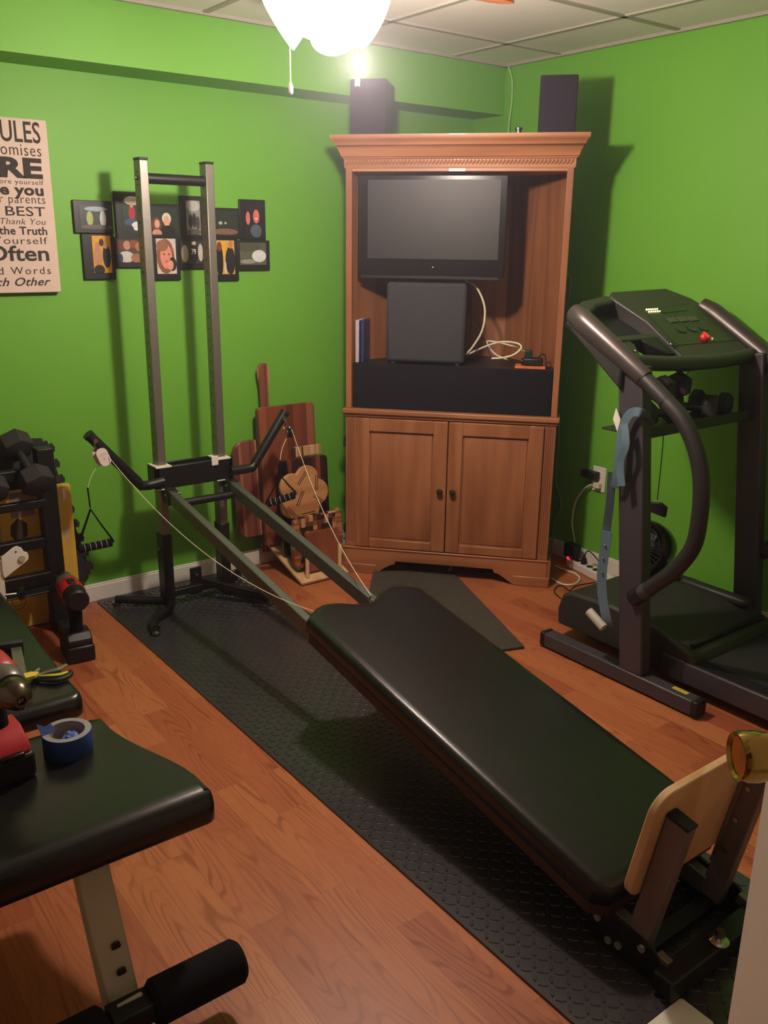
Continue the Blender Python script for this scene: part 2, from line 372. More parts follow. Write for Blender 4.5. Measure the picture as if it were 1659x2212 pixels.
for full, vis, xl, xr, zb, zt, bold, shear, sp in SIGN:
    pr = sy(xr, zb); pl = sy(xl, zb); pt = sy(xr, zt)
    rv = text_w(vis, bold, shear, sp); rf = text_w(full, bold, shear, sp)
    sx = (pr.x-pl.x)/(rv[1]-rv[0]); ht = pt.z-pr.z; capr = text_w('T' if vis[0].isupper() or full in ('Often', 'before yourself', 'Thank You', 'the Truth', 'Yourself', 'Kind Words', 'Each Other') else 'x', bold, 0, 1)
    sz_ = ht/(capr[3]-max(capr[2], 0))
    b = text_bm(full, bold, shear, sp); x0 = pr.x - rf[1]*sx
    for v in b.verts: v.co = Vector((x0+v.co.x*sx, -.0328, pr.z+v.co.y*sz_))
    kill = [f for f in b.faces if f.calc_center_median().x < -2.59]
    if kill: bmesh.ops.delete(b, geom=kill, context='FACES')
    obj('lettering', b, M_ink, sg)

# family collage
cg = thing('photo_collage', 'black collage frame holding twelve family photos behind the steel tower', 'picture frame', (-1.6, 0, 1.35))
def cp(zx, zy, off=-.02): p = PY(140+zx/3.606, 330+zy/3.606, off); return p.x, p.z
M_frm = plain('black_picture_frame', '#17161a', .4)
def wx(zx0, zy0, zx1, zy1, off):
    a = cp(zx0, zy0, off); c = cp(zx1, zy1, off); return min(a[0], c[0]), max(a[0], c[0]), min(a[1], c[1]), max(a[1], c[1])
def flatmat(h): 
    n = 'print_'+h.strip('#'); return MATS.get(n) or plain(n, h, .35, var=.25, scale=60)
def ell(cx, cy, rx, ry, n=18): return [(cx+rx*math.cos(2*PI*k/n), cy+ry*math.sin(2*PI*k/n)) for k in range(n)]
PH = [ # frame rect, photo rect, bg, blobs (x,y,rx,ry,color) in 0..1
 ((58, 365, 385, 630), (108, 405, 380, 600), '#2c3430', [(.3, .45, .1, .3, '#9fb06a'), (.7, .45, .1, .35, '#c3c8c8'), (.5, .85, .35, .1, '#8fa7b0'), (.5, .1, .5, .1, '#55504a')]),
 ((380, 298, 640, 665), (440, 335, 620, 630), '#20362a', [(.5, .88, .4, .12, '#d9d4c8'), (.45, .55, .16, .22, '#a8202a'), (.45, .75, .07, .06, '#caa080'), (.4, .3, .35, .1, '#3b4f70'), (.65, .2, .25, .12, '#dcdcdc'), (.3, .12, .2, .1, '#23262c')]),
 ((640, 395, 900, 665), (665, 425, 885, 640), '#233028', [(.2, .35, .18, .3, '#6b4030'), (.22, .4, .1, .16, '#d8a184'), (.58, .6, .17, .22, '#d9d0c0'), (.58, .5, .12, .2, '#d6a286'), (.6, .1, .3, .25, '#17171c'), (.2, .05, .18, .15, '#c78f7a')]),
 ((893, 332, 1100, 665), (940, 370, 1062, 640), '#8b8c88', [(.5, .85, .5, .16, '#b7b8b4'), (.3, .4, .14, .22, '#26292a'), (.55, .42, .14, .22, '#2b2c2e'), (.8, .35, .14, .2, '#4a3c3c'), (.5, .08, .5, .1, '#55504c')]),
 ((1120, 425, 1372, 665), (1150, 445, 1350, 640), '#26302c', [(.5, .12, .5, .14, '#7a5f4c'), (.3, .48, .08, .07, '#a8b0a0'), (.5, .48, .05, .05, '#a8b0a0')]),
 ((1358, 360, 1568, 680), (1400, 400, 1535, 660), '#1f1f26', [(.18, .64, .17, .24, '#2a1a18'), (.68, .70, .25, .25, '#2a1a18'), (.18, .58, .13, .2, '#cf6f66'), (.68, .64, .19, .21, '#d5746c'), (.68, .57, .08, .03, '#f0d8d0'), (.65, .2, .34, .2, '#4f5c70')]),
 ((128, 630, 405, 985), (208, 645, 372, 935), '#d99a1c', [(.28, .42, .22, .3, '#b98468'), (.28, .74, .12, .1, '#b5806a'), (.75, .45, .22, .32, '#1b2430'), (.72, .75, .12, .1, '#c49a70'), (.3, .08, .3, .14, '#20222a'), (.5, .82, .12, .1, '#241c18')]),
 ((380, 655, 640, 895), (400, 675, 610, 855), '#4c4238', [(.15, .75, .15, .2, '#6a3a2c'), (.4, .75, .14, .2, '#b98a70'), (.65, .8, .15, .18, '#8a4c34'), (.85, .7, .13, .2, '#a5705a'), (.35, .25, .3, .25, '#c8c4c0'), (.75, .2, .22, .2, '#9c6a50'), (.1, .2, .12, .2, '#2d4048')]),
 ((660, 650, 908, 990), (708, 668, 875, 942), '#cfc4bc', [(.45, .5, .46, .5, '#8a5a44'), (.48, .5, .3, .36, '#dc8f7c'), (.3, .8, .3, .16, '#96644a'), (.8, .28, .2, .2, '#2a2c30'), (.68, .25, .16, .14, '#d99a84'), (.38, .56, .05, .025, '#5a3a34'), (.62, .56, .05, .025, '#5a3a34'), (.5, .36, .09, .025, '#b85c58')]),
 ((880, 660, 1110, 905), (900, 690, 1078, 862), '#3a3a34', [(.18, .45, .16, .4, '#b0a890'), (.6, .45, .17, .45, '#18181c'), (.9, .5, .12, .4, '#c0bab0'), (.6, .92, .1, .09, '#c8b8a0')]),
 ((1140, 660, 1360, 995), (1180, 682, 1328, 945), '#d8a840', [(.15, .4, .2, .5, '#17171d'), (.15, .82, .14, .14, '#7a3a30'), (.75, .4, .28, .42, '#20232c'), (.78, .88, .13, .12, '#c27c5c'), (.45, .2, .06, .2, '#cfc8c0')]),
 ((1345, 680, 1600, 915), (1362, 700, 1572, 872), '#59604a', [(.72, .4, .27, .28, '#d4d8dc'), (.3, .15, .3, .1, '#8f9080'), (.3, .8, .5, .2, '#4a5240')]),
]
for fr, ph, bg, blobs in PH:
    x0, x1, z0, z1 = wx(*fr, -.014); b = bm_(); box(b, x0, x1, -.014, -.002, z0, z1); fo = obj('frame', b, M_frm, cg, bev=.002)
    x0, x1, z0, z1 = wx(*ph, -.016); b = bm_(); box(b, x0, x1, -.0155, -.014, z0, z1); po = obj('photo', b, flatmat(bg), fo)
    me = po.data; me.materials.clear(); me.materials.append(flatmat(bg)); bb = bm_(); bb.from_mesh(me)
    for i, (cx, cy, rx, ry, col) in enumerate(blobs):
        me.materials.append(flatmat(col)); pts = []
        for (u, v) in ell(cx, cy, rx, ry):
            u = min(max(u, 0), 1); v = min(max(v, 0), 1); pts.append(TM[po].inverted() @ Vector((x0+(x1-x0)*u, -.0156-.0002*(i+1), z0+(z1-z0)*v)))
        f = bb.faces.new([bb.verts.new(p) for p in pts]); f.material_index = i+1
    bb.normal_update(); bb.to_mesh(me); bb.free()
    if bg == '#3a3a34':
        b = text_bm('79', .01)
        for v in b.verts: v.co = Vector((x0+(x1-x0)*(.47+v.co.x*.22), -.0172, z0+(z1-z0)*(.42+v.co.y*.35)))
        obj('number', b, flatmat('#d8d4cc'), fo)

# outlet and plugs on the right wall
ol = thing('wall_outlet', 'white wall outlet plate low on the green wall behind the treadmill', 'outlet', (0, -.965, .376))
obj('cover_plate', box(bm_(), -.006, 0, -1.001, -.925, .378, .497), M_wht, ol, bev=.003)
for z in (.412, .462): obj('socket', box(bm_(), -.009, -.005, -.98, -.948, z-.014, z+.014), M_wht, ol, bev=.003)
pg = thing('power_adapter', 'black plug-in adapter on the wall outlet', 'adapter', (-.03, -.94, .44))
obj('housing', box(bm_(), -.045, -.0095, -.972, -.885, .44, .475), M_blk, pg, bev=.004)
b = bm_(); tube(b, [PX(1280, 1046, -.02), PX(1262, 1056, -.03), PX(1243, 1085, -.03), PX(1236, 1130, -.03), PX(1241, 1170, -.03), PX(1236, 1200, -.05), (-.12, -.93, .012)], .004, 8, 6)
xc_ = thing('extension_cord', 'white cord hanging from the wall outlet down to the floor', 'cord', (-.03, -.96, 0)); obj('cord', b, M_cable, xc_); obj('plug', box(bm_(), -.03, -.0095, -.985, -.95, .398, .425), M_cable, xc_, bev=.003)

# power strip on the floor
ps = thing('power_strip', 'white power strip with black plugs on the floor under the outlet', 'power strip', (-.1, -1.0, 0))
a = PZ(1222, 1222, .0); c = PZ(1290, 1258, .0); a.z = c.z = 0
dv = (c-a).normalized(); nv = Vector((-dv.y, dv.x, 0)); nv = nv if nv.x > 0 else -nv
PM = frame_m(a, dv, nv, (0, 0, 1)); Lp = (c-a).length+.1
b = box(bm_(), 0, Lp, 0, .055, 0.001, .04, PM); obj('housing', b, M_wht, ps, bev=.004)
for k in range(5):
    b = bm_(); lathe(b, [(.0, .0401), (.016, .0401), (.0165, .042), (.0, .042)], PM @ Matrix.Translation((.055+.045*k, .028, 0)), 16, False)
    obj('socket', b, M_blk, ps)
obj('plug', lathe(bm_(), [(.016, .042), (.014, .06), (.006, .075), (.005, .085)], PM @ Matrix.Translation((.10, .028, 0)), 12), M_blk, ps)
b = box(bm_(), -.03, .045, .002, .05, .045, .11, PM); obj('plug_adapter', b, M_blk, ps, bev=.004)
b = bm_(); bmesh.ops.create_uvsphere(b, u_segments=10, v_segments=8, radius=.005, matrix=PM @ Matrix.Translation((.012, -.001, .045))); obj('indicator_light', b, emis('red_glow', '#ff2040', 6.), ps, label='glowing red indicator light')
b = bm_(); top = PM @ Vector((.10, .028, .083)); tube(b, [top, top+Vector((.0, .0, .03))+dv*.03, top+dv*.09+Vector((.02, 0, -.01)), top+dv*.18+Vector((0, 0, -.07))], .003, 8, 6)
obj('plug_cord', b, M_blk, ps)
b = bm_(); tube(b, [PZ(1192, 1250, .005), PZ(1215, 1262, .005), PZ(1240, 1262, .005), PZ(1252, 1250, .005), PZ(1240, 1238, .005), PZ(1215, 1230, .006), PZ(1200, 1222, .01)], .005, 8, 6)
tag(obj('white_cord', b, M_cable), 'thick white cord coiled on the wood floor beside the armoire', 'cord')
b = bm_(); tube(b, [PZ(1212, 1293, .003), PZ(1198, 1280, .003), PZ(1202, 1268, .003), PZ(1215, 1265, .003), PZ(1230, 1276, .003), PZ(1237, 1270, .003), PZ(1250, 1264, .003), PZ(1285, 1258, .003)], .0025, 8, 6)
tag(obj('dark_cord', b, M_blk), 'thin dark cord looped on the floor in front of the power strip', 'cord')
b = bm_(); tube(b, [PX(1098, 144, -.01), PX(1106, 170, -.012), PX(1106, 215, -.012), PX(1101, 255, -.015), PX(1097, 300, -.02)], .004, 8, 6)
tag(obj('coaxial_cable', b, plain('painted_cable', '#a8cf80', .5)), 'pale green cable drooping down the wall corner above the armoire', 'cable')
b = bm_(); tube(b, [PX(1218, 590, -.01), PX(1232, 600, -.01), PX(1230, 640, -.01), PX(1216, 680, -.01), PX(1205, 800, -.01), PX(1207, 950, -.01), PX(1200, 1030, -.01), PX(1212, 1090, -.01), PX(1198, 1130, -.012), PX(1190, 1200, -.02)], .003, 8, 6)
tag(obj('coaxial_cable', b, plain('grey_green_cable', '#8fae86', .5)), 'thin pale cable running down the right wall behind the armoire', 'cable')

# ------------------------------------------------------------------ mats
def lozenges():
    b = bm_(); x0, x1, y0, y1 = -2.085, -1.415, -3.0, -.02
    prism(b, rrect(x0, x1, y0, y1, .012, 3), .0005, .007)
    p = .0245; i = 0; y = y0+.02
    while y < y1-.02:
        x = x0+.02; j = 0
        while x < x1-.015:
            a = PI/4 if (i+j) % 2 else -PI/4
            ca, sa = math.cos(a), math.sin(a)
            pts = [(-.0128, 0), (-.007, .0032), (.007, .0032), (.0128, 0), (.007, -.0032), (-.007, -.0032)]
            base = [b.verts.new((x+u*ca-v*sa, y+u*sa+v*ca, .007)) for u, v in pts]
            top = [b.verts.new((x+(u*ca-v*sa)*.72, y+(u*sa+v*ca)*.72, .0092)) for u, v in pts]
            b.faces.new(top)
            for k in range(6): b.faces.new((base[k], base[(k+1) % 6], top[(k+1) % 6], top[k]))
            x += p; j += 1
        y += p; i += 1
    return b
tag(obj('exercise_mat', lozenges(), plain('black_diamond_rubber', '#353236', .27, spec=.7, bump=.06, scale=300)), 'long black diamond-plate rubber mat under the incline gym', 'mat')
def carpet_mat():
    t = NT('brown_ribbed_carpet'); co = t.coord((1, 1, 1), (0, 0, math.radians(0))); wv = t.new('ShaderNodeTexWave', i_Scale=22., i_Distortion=2.5, i_Detail=2.); wv.bands_direction = 'X'
    t.link(co, wv.inputs[0]); n = t.new('ShaderNodeTexNoise', i_Scale=120.); t.link(co, n.inputs[0])
    t.link(t.mix(t.math('MULTIPLY', wv.outputs[1], n.outputs[0]), lin('#37322a'), lin('#5e564a')), t.b.inputs['Base Color']); t.b.inputs['Roughness'].default_value = .95
    t.bump(wv.outputs[1], .8, .003); return t.m
cA = PZ(1133, 1402); cB = PZ(1070, 1408); cC = PZ(985, 1243); cD = PZ(800, 1236)
b = bm_(); prism(b, [(cA.x, cA.y), (cC.x, cC.y+.02), (cD.x+.01, cD.y-.01), (-1.08, -.62), (-1.36, -.80), (-1.36, -1.26)], .0005, .012)
rug = thing('carpet_runner', 'brown ribbed carpet piece on the floor in front of the armoire', 'rug', (-1.0, -1.0, 0))
obj('pile', b, carpet_mat(), rug, bev=.002)

# ------------------------------------------------------------------ armoire (local frame: x along the front, y into the corner)
AW = .931; AO = Vector((-.993, -.314, 0)); AR = math.radians(-48.09)
AM = Matrix.Translation(AO) @ Matrix.Rotation(AR, 4, 'Z'); AMi = AM.inverted(); axn = AM.to_3x3() @ Vector((0, 1, 0))
def al(x, y, dep): return AMi @ onp(x, y, AM @ Vector((0, dep, 0)), axn)
ar = thing('tv_armoire', 'tall honey maple corner armoire with open television bay and two doors', 'armoire', AO, AR)
def A(name, bm, mat, par=None, bev=.0025, label=None): 
    for v in bm.verts: v.co = AM @ v.co
    return obj(name, bm, mat, par or ar, bev=bev, label=label)
D1 = .12; XB0, XB1, YBK = .255, .68, .46
def side(b, mir, z0, z1, th=.02):
    f = (lambda x: AW-x) if mir else (lambda x: x); xb = (AW-XB1) if mir else XB0
    prism(b, [(f(0), .0), (f(0), D1), (f(xb), YBK), (f(xb+.025), YBK), (f(th+.006), D1), (f(th+.006), 0)], z0, z1)
b = bm_(); side(b, 0, .07, 1.79); side(b, 1, .07, 1.79); A('side_panel', b, M_oak)
b = box(bm_(), XB0, XB1, YBK-.012, YBK, .07, 1.79); A('back_panel', b, M_oak)
b = bm_(); prism(b, [(.0, .0), (AW, 0), (AW, D1), (XB1, YBK), (XB0, YBK), (0, D1)], 1.765, 1.80); A('top_panel', b, M_oakx)
b = bm_(); prism(b, [(.006, .02), (AW-.006, .02), (AW-.02, D1), (XB1-.01, YBK-.01), (XB0+.01, YBK-.01), (.02, D1)], .955, .972)
A('shelf', b, plain('black_shelf', '#1b1a1c', .5), label='black shelf board')
A('speaker_cloth_panel', box(bm_(), .03, AW-.03, .012, .022, .775, .972), M_cloth, label='black cloth panel')
for fx in (0, AW-.027): A('face_frame', box(bm_(), fx, fx+.027, -.004, .02, .775, 1.782), M_oak)
b = bm_(); box(b, -.012, AW+.012, -.022, D1, .752, .775); box(b, -.006, AW+.006, -.012, D1, .738, .752); A('waist_moulding', b, M_oakx, bev=.005)
# crown: stepped profile swept round front and sides
def crown(prof, name, mat, bev=.0):
    b = bm_(); rings = []
    for out, z in prof:
        rings.append([b.verts.new((-out, D1+.06, z)), b.verts.new((-out, -out, z)), b.verts.new((AW+out, -out, z)), b.verts.new((AW+out, D1+.06, z))])
    for p, q in zip(rings, rings[1:]):
        for k in range(3): b.faces.new((p[k], p[k+1], q[k+1], q[k]))
    b.faces.new(rings[-1]); b.faces.new(rings[0][::-1])
    b.faces.new([r[0] for r in rings] + [r[3] for r in rings[::-1]])
    return A(name, b, mat, bev=bev)
crown([(0.004, 1.778), (.006, 1.790), (.006, 1.812), (.010, 1.814), (.012, 1.820), (.016, 1.822), (.020, 1.835), (.028, 1.852), (.034, 1.862), (.038, 1.864), (.040, 1.872), (.045, 1.880), (.052, 1.886), (.054, 1.890), (.054, 1.903)], 'crown_moulding', M_oakx)
b = bm_(); n = 62
for k in range(n):
    x = .004+(AW-.008)*(k+.5)/n; M = Matrix.Translation((x, -.008, 1.801)) @ Matrix.Rotation(math.radians(38), 4, 'Y')
    bmesh.ops.create_uvsphere(b, u_segments=8, v_segments=6, radius=1, matrix=M @ Matrix.Diagonal((.0052, .005, .0115, 1)))
A('rope_bead', b, M_oakx, bev=0)
# base with bracket feet
pf = [(0, 0), (.15, 0), (.165, .012), (.19, .03), (.215, .045), (.235, .05), (.24, .066), (.69, .066), (.695, .05), (.715, .045), (.74, .03), (.765, .012), (.785, 0), (AW, 0), (AW, .119), (0, .119)]
FM = frame_m((0, 0, 0), (1, 0, 0), (0, 0, 1), (0, -1, 0))
b = prism(bm_(), pf, -.012, .016, FM); A('plinth', b, M_oakx, bev=.003)
b = bm_(); box(b, -.014, .15, -.022, -.012, 0, .045); box(b, AW-.15, AW+.014, -.022, -.012, 0, .045); box(b, -.008, AW+.008, -.020, -.006, .117, .127)
A('plinth_moulding', b, M_oakx, bev=.004)
for fx in (-.016, AW): A('side_foot', box(bm_(), fx, fx+.016, -.016, D1, 0, .119), M_oak)
# fluted stiles
for s in (0, 1):
    x0 = 0 if s == 0 else AW-.05; b = box(bm_(), x0, x0+.05, -.006, .014, .125, .74); st = A('stile', b, M_oak)
    b = bm_()
    for k in range(4): box(b, x0+.011+k*.0085, x0+.0135+k*.0085, -.0068, -.004, .15, .725)
    A('fluting', b, M_oakd, st, bev=0)
# doors with raised panels
def door(x0, x1, label_side):
    z0, z1 = .131, .735; st = .062
    b = bm_(); Y0, Y1 = -.02, .002
    box(b, x0, x0+st, Y0, Y1, z0, z1); box(b, x1-st, x1, Y0, Y1, z0, z1); box(b, x0+st, x1-st, Y0, Y1, z1-st+.004, z1); box(b, x0+st, x1-st, Y0, Y1, z0, z0+st-.022)
    d = A('door', b, M_oak, bev=.003)
    px0, px1, pz0, pz1 = x0+st, x1-st, z0+st-.022, z1-st+.004
    b = bm_(); rings = []
    for ins, dep in ((0, -.008), (.004, -.008), (.006, -.005), (.008, -.010), (.03, -.0175), (.034, -.019)):
        rings.append([b.verts.new((x, dep, z)) for x, z in ((px0+ins, pz0+ins), (px1-ins, pz0+ins), (px1-ins, pz1-ins), (px0+ins, pz1-ins))])
    for p, q in zip(rings, rings[1:]):
        for k in range(4): b.faces.new((p[k], p[(k+1) % 4], q[(k+1) % 4], q[k]))
    b.faces.new(rings[-1]); bk = [b.verts.new((v.co.x, 0, v.co.z)) for v in rings[0]]; b.faces.new(bk[::-1])
    for k in range(4): b.faces.new((rings[0][k], bk[k], bk[(k+1) % 4], rings[0][(k+1) % 4]))
    A('raised_panel', b, M_oak, d, bev=0)
    kx = x1-.026 if label_side == 'L' else x0+.028
    b = bm_(); lathe(b, [(.0, 0), (.007, 0), (.006, .008), (.012, .013), (.015, .018), (.013, .024), (.006, .027), (.0, .028)], axis_m((kx, -.02, .421), (0, -1, 0)), 20, False)
    A('knob', b, plain('antique_brass', '#4a4232', .3, metal=.8), d, bev=0, label='round antique brass knob')
    return d
door(.05, .4645, 'L'); door(.4685, AW-.05, 'R')
for z in (.62, .21): A('hinge', box(bm_(), -.009, -.001, -.012, .01, z-.022, z+.022), M_blk)
A('magnetic_catch', box(bm_(), .43, .50, -.002, .022, 1.765, 1.778), M_wht, label='white magnetic catch')

def athing(name, label, cat, lx, ly, lz): 
    p = AM @ Vector((lx, ly, lz)); return thing(name, label, cat, p, AR)
tv = athing('television', 'black flat television inside the upper bay of the armoire', 'television', .35, .06, 1.31)
t0 = al(770, 372, .05); t1 = al(1088, 600, .05); s0 = al(795, 388, .05); s1 = al(1075, 562, .05)
b = bm_(); box(b, t0.x+.006, t1.x, .05, .085, t1.z, t0.z-.01); A('bezel', b, M_blkg, tv, bev=.004)
b = box(bm_(), s0.x, s1.x, .0485, .0505, s1.z, s0.z); A('screen', b, plain('tv_screen', '#2a2a2c', .42, spec=.35, var=.03), tv, bev=0, label='dark matt screen')
b = box(bm_(), t0.x+.06, t1.x-.05, .085, .15, t1.z+.04, t0.z-.06); A('back_housing', b, M_blk, tv, bev=.01)
b = bm_(); box(b, t0.x+.02, t1.x-.02, .047, .051, t1.z-.012, t1.z+.002); A('speaker_bar', b, M_blk, tv)
k = al(935, 578, .048); b = bm_(); bmesh.ops.create_uvsphere(b, u_segments=12, v_segments=8, radius=.006, matrix=Matrix.Translation(k)); A('power_button', b, M_chrome, tv, bev=0)
b = box(bm_(), .28, .42, .09, .11, .972, t1.z+.05); A('stand_neck', b, M_blk, tv)
b = box(bm_(), .24, .46, .09, .24, .973, .98); A('stand_base', b, M_blk, tv)
sb = athing('subwoofer', 'large black subwoofer box standing on the armoire shelf below the television', 'speaker', .33, .2, .973)
s0 = al(834, 607, .03); s1 = al(1001, 787, .03)
ZS = .974
b = box(bm_(), s0.x, s1.x, .04, .085, ZS+.008, s0.z-.004); A('front_grille', b, plain('charcoal_grille', '#34353a', .9, bump=.5, scale=600), sb, bev=.014)
b = box(bm_(), s0.x+.004, s1.x-.004, .115, .36, ZS+.008, s0.z-.006) if False else box(bm_(), s0.x+.05, s1.x-.004, .16, .36, ZS+.008, s0.z-.012); A('cabinet', b, M_blk, sb, bev=.004)
for x in (s0.x+.03, s1.x-.03): A('foot', lathe(bm_(), [(.012, ZS), (.012, ZS+.009)], Matrix.Translation((x, .06, 0)), 12), M_rub, sb, bev=0)
dv_ = athing('dvd_case', 'upright disc case with blue and red cover beside the subwoofer', 'disc case', .06, .06, .973)
A('case', box(bm_(), .036, .052, .03, .165, .974, 1.158), plain('dvd_spine', '#b9b6c4', .3), dv_, bev=.002)
A('cover_print', box(bm_(), .052, .0535, .032, .163, .978, 1.155), plain('dvd_cover', '#5c3040', .3, var=.8, scale=25), dv_, bev=0)
b = box(bm_(), .0575, .072, .04, .175, .974, 1.156); A('case', b, plain('dvd_blue', '#283a6a', .3, var=.6, scale=30), dv_, bev=.002)
# speakers on top
def speaker(x0, x1, label):
    o = athing('bookshelf_speaker', label, 'speaker', (x0+x1)/2, .1, 1.903)
    A('cabinet', box(bm_(), x0+.004, x1-.004, .058, .24, 1.904, 2.122), M_blk, o, bev=.003)
    A('grille', box(bm_(), x0, x1, .045, .060, 1.905, 2.123), M_spk, o, bev=.005)
    return o
speaker(.008, .160, 'black bookshelf speaker with purple glare painted into its grille on the left end of the armoire top')
speaker(.777, .924, 'black bookshelf speaker with purple glare painted into its grille on the right end of the armoire top')
b = bm_(); k = al(1120, 284, .12)
lathe(b, [(.012, 1.904), (.012, 1.93), (.015, 1.932), (.015, 1.94), (.006, 1.945)], Matrix.Translation((k.x, .12, 0)), 14)
for v in b.verts: v.co = AM @ v.co
tag(obj('metal_cap', b, M_chrome), 'tiny dark metal cap standing on the armoire top', 'cap')
# cables and bits on the shelf
def shelfpt(x, y, dep=None): return onp(x, y, (0, 0, .978), (0, 0, 1))
def shv(x, y, dep): 
    p = onp(x, y, AM @ Vector((0, dep, 0)), axn); return p
b = bm_(); tube(b, [shv(1005, 606, .14), shv(1030, 622, .13), shv(1047, 665, .12), shv(1042, 712, .11), shv(1022, 748, .10), shv(1006, 766, .11)], .0045, 8, 6)
tag(obj('white_cable', b, M_cable), 'white cable arching beside the subwoofer', 'cable')
b = bm_(); tube(b, [shv(1010, 766, .16), shv(1045, 750, .14), shv(1080, 739, .12), shv(1115, 741, .11), shv(1126, 751, .10), shv(1110, 766, .09), shv(1085, 773, .08), shv(1062, 774, .09)], .0042, 8, 6)
tag(obj('white_cable', b, M_cable), 'white cable loop lying on the armoire shelf', 'cable')
b = bm_(); tube(b, [shv(1142, 763, .14), shv(1105, 747, .16), shv(1060, 737, .18), shv(1052, 742, .17), shv(1070, 765, .14), shv(1098, 778, .1)], .0036, 8, 6)
tag(obj('white_cable', b, M_cable), 'thin white cable crossing the loop on the armoire shelf', 'cable')
k0 = al(1112, 792, .035); k1 = al(1178, 795, .035)
b = box(bm_(), k0.x, k1.x, .03, .12, .974, .984)
for v in b.verts: v.co = AM @ v.co
tag(obj('orange_booklet', b, plain('orange_print', '#d8743c', .5, var=.5, scale=30), bev=.001), 'orange and white booklet at the right end of the armoire shelf', 'booklet')
ad = athing('camcorder', 'small black camcorder lying on the orange booklet', 'camcorder', (k0.x+k1.x)/2, .07, .984)
b = box(bm_(), k0.x+.03, k1.x-.012, .045, .10, .985, 1.018); A('body', b, M_blk, ad, bev=.008)
kc = ((k0.x+k1.x)/2+.005, .07)
b = bm_(); cyl(b, (kc[0]-.045, kc[1]-.01, 1.0), (kc[0]+.0, kc[1]-.01, 1.004), .014); A('lens', b, M_blkg, ad, bev=0)
b = bm_(); tube(b, [(kc[0]+.02, .09, 1.01), (kc[0]+.04, .1, 1.03), (kc[0]+.055, .09, 1.025), (kc[0]+.06, .06, .99), (kc[0]+.06, .045, .978)], .003, 8, 6); A('strap', b, M_blk, ad, bev=0)
g = al(1143, 748, .12); b = bm_(); box(b, g.x-.016, g.x+.016, .105, .135, .974, .974+.07)
for v in b.verts: v.co = AM @ v.co
tag(obj('small_adapter', b, plain('dark_green_plastic', '#12281f', .4), bev=.003), 'small dark green adapter behind the camcorder on the shelf', 'adapter')
b = bm_(); P0 = [shv(1000, 612, .2), shv(1008, 640, .2), shv(1020, 690, .2), shv(1045, 730, .16), shv(1060, 770, .12)]
tube(b, P0, .0025, 6, 6); tag(obj('black_cord', b, M_blk), 'thin black cord hanging behind the white cable in the armoire', 'cord')

# ------------------------------------------------------------------ cutting boards on a display stand
st = thing('display_stand', 'sloping pale wooden stand with short dowels holding cutting boards', 'stand', (-1.13, -.2, 0))
SLM = frame_m((0, -.378, .006), (1, 0, 0), (0, .947, .322), (0, -.322, .947))
obj('base_board', box(bm_(), -1.278, -1.022, 0, .36, 0, .012, SLM), M_ply, st, bev=.001)
for x in (-1.232, -1.055): 
    b = bm_(); M = SLM @ Matrix.Translation((x, .03, .012)); lathe(b, [(.0095, 0), (.0095, .118), (.008, .124), (.0, .124)], Matrix.Translation(M.translation), 14, False); obj('dowel', b, M_ply, st)
LEAN = lambda x, y, z, a: Matrix.Translation((x, y, z)) @ Matrix.Rotation(math.radians(a), 4, 'X') @ frame_m((0, 0, 0), (1, 0, 0), (0, 0, 1), (0, -1, 0))
M_cher = stripes('cherry_strips', ['#8a4a34', '#9a5a40', '#6b3528', '#a0664a', '#7d4030'], 0, .036)
M_wal = stripes('walnut_strips', ['#3a221c', '#7c4030', '#2e1c18', '#8e4c3a', '#50302a'], 0, .022)
def zb(y): return .024+.34*(y+.378)
b = prism(bm_(), rrect(-.153, .150, 0, .645, .02), 0, .02, LEAN(-1.160, -.10, zb(-.10)+.005, -4)); tag(obj('cutting_board', b, M_cher, bev=.003), 'tallest cherry striped cutting board at the back of the stand', 'cutting board')
pd = thing('paddle_board', 'long-handled wrapped paddle board standing behind the cherry board', 'serving board', (-1.25, -.04, .1))
b = bm_(); o = [(-.05, .0), (.05, .0), (.05, .58), (.024, .63), (.02, .72), (.023, .79), (.03, .83), (.03, .86), (.015, .885), (-.015, .885), (-.03, .86), (-.03, .83), (-.023, .79), (-.02, .72), (-.024, .63), (-.05, .58)]
prism(b, o, 0, .015, LEAN(-1.252, -.055, .075, -2)); obj('paddle', b, stripes('paddle_strips', ['#8a5240', '#b88468', '#7a4232', '#c29a80'], 0, .009), pd, bev=.003)
b = prism(bm_(), rrect(-.085, .085, 0, .45, .06), 0, .018, LEAN(-1.345, -.07, .17, -5)); tag(obj('cutting_board', b, stripes('left_strips', ['#8a5040', '#a87058', '#6f3a30', '#b88a70'], 0, .014), bev=.004), 'narrow plastic-wrapped striped board at the left edge of the stand', 'cutting board')
b = prism(bm_(), rrect(-.075, .075, 0, .045, .004), 0, .02, LEAN(-1.115, -.165, .545, -4)); tag(obj('butcher_block', b, stripes('thin_strips', ['#c9a578', '#4b3020', '#b98e62', '#d4b48a'], 0, .008), bev=.002), 'small block of thin pale and dark strips above the walnut board', 'wood block')
b = prism(bm_(), rrect(-.129, .129, 0, .445, .018), 0, .02, LEAN(-1.135, -.19, zb(-.19)+.002, -4)); tag(obj('cutting_board', b, M_wal, bev=.003), 'dark walnut and cherry striped board in the middle of the stand', 'cutting board')
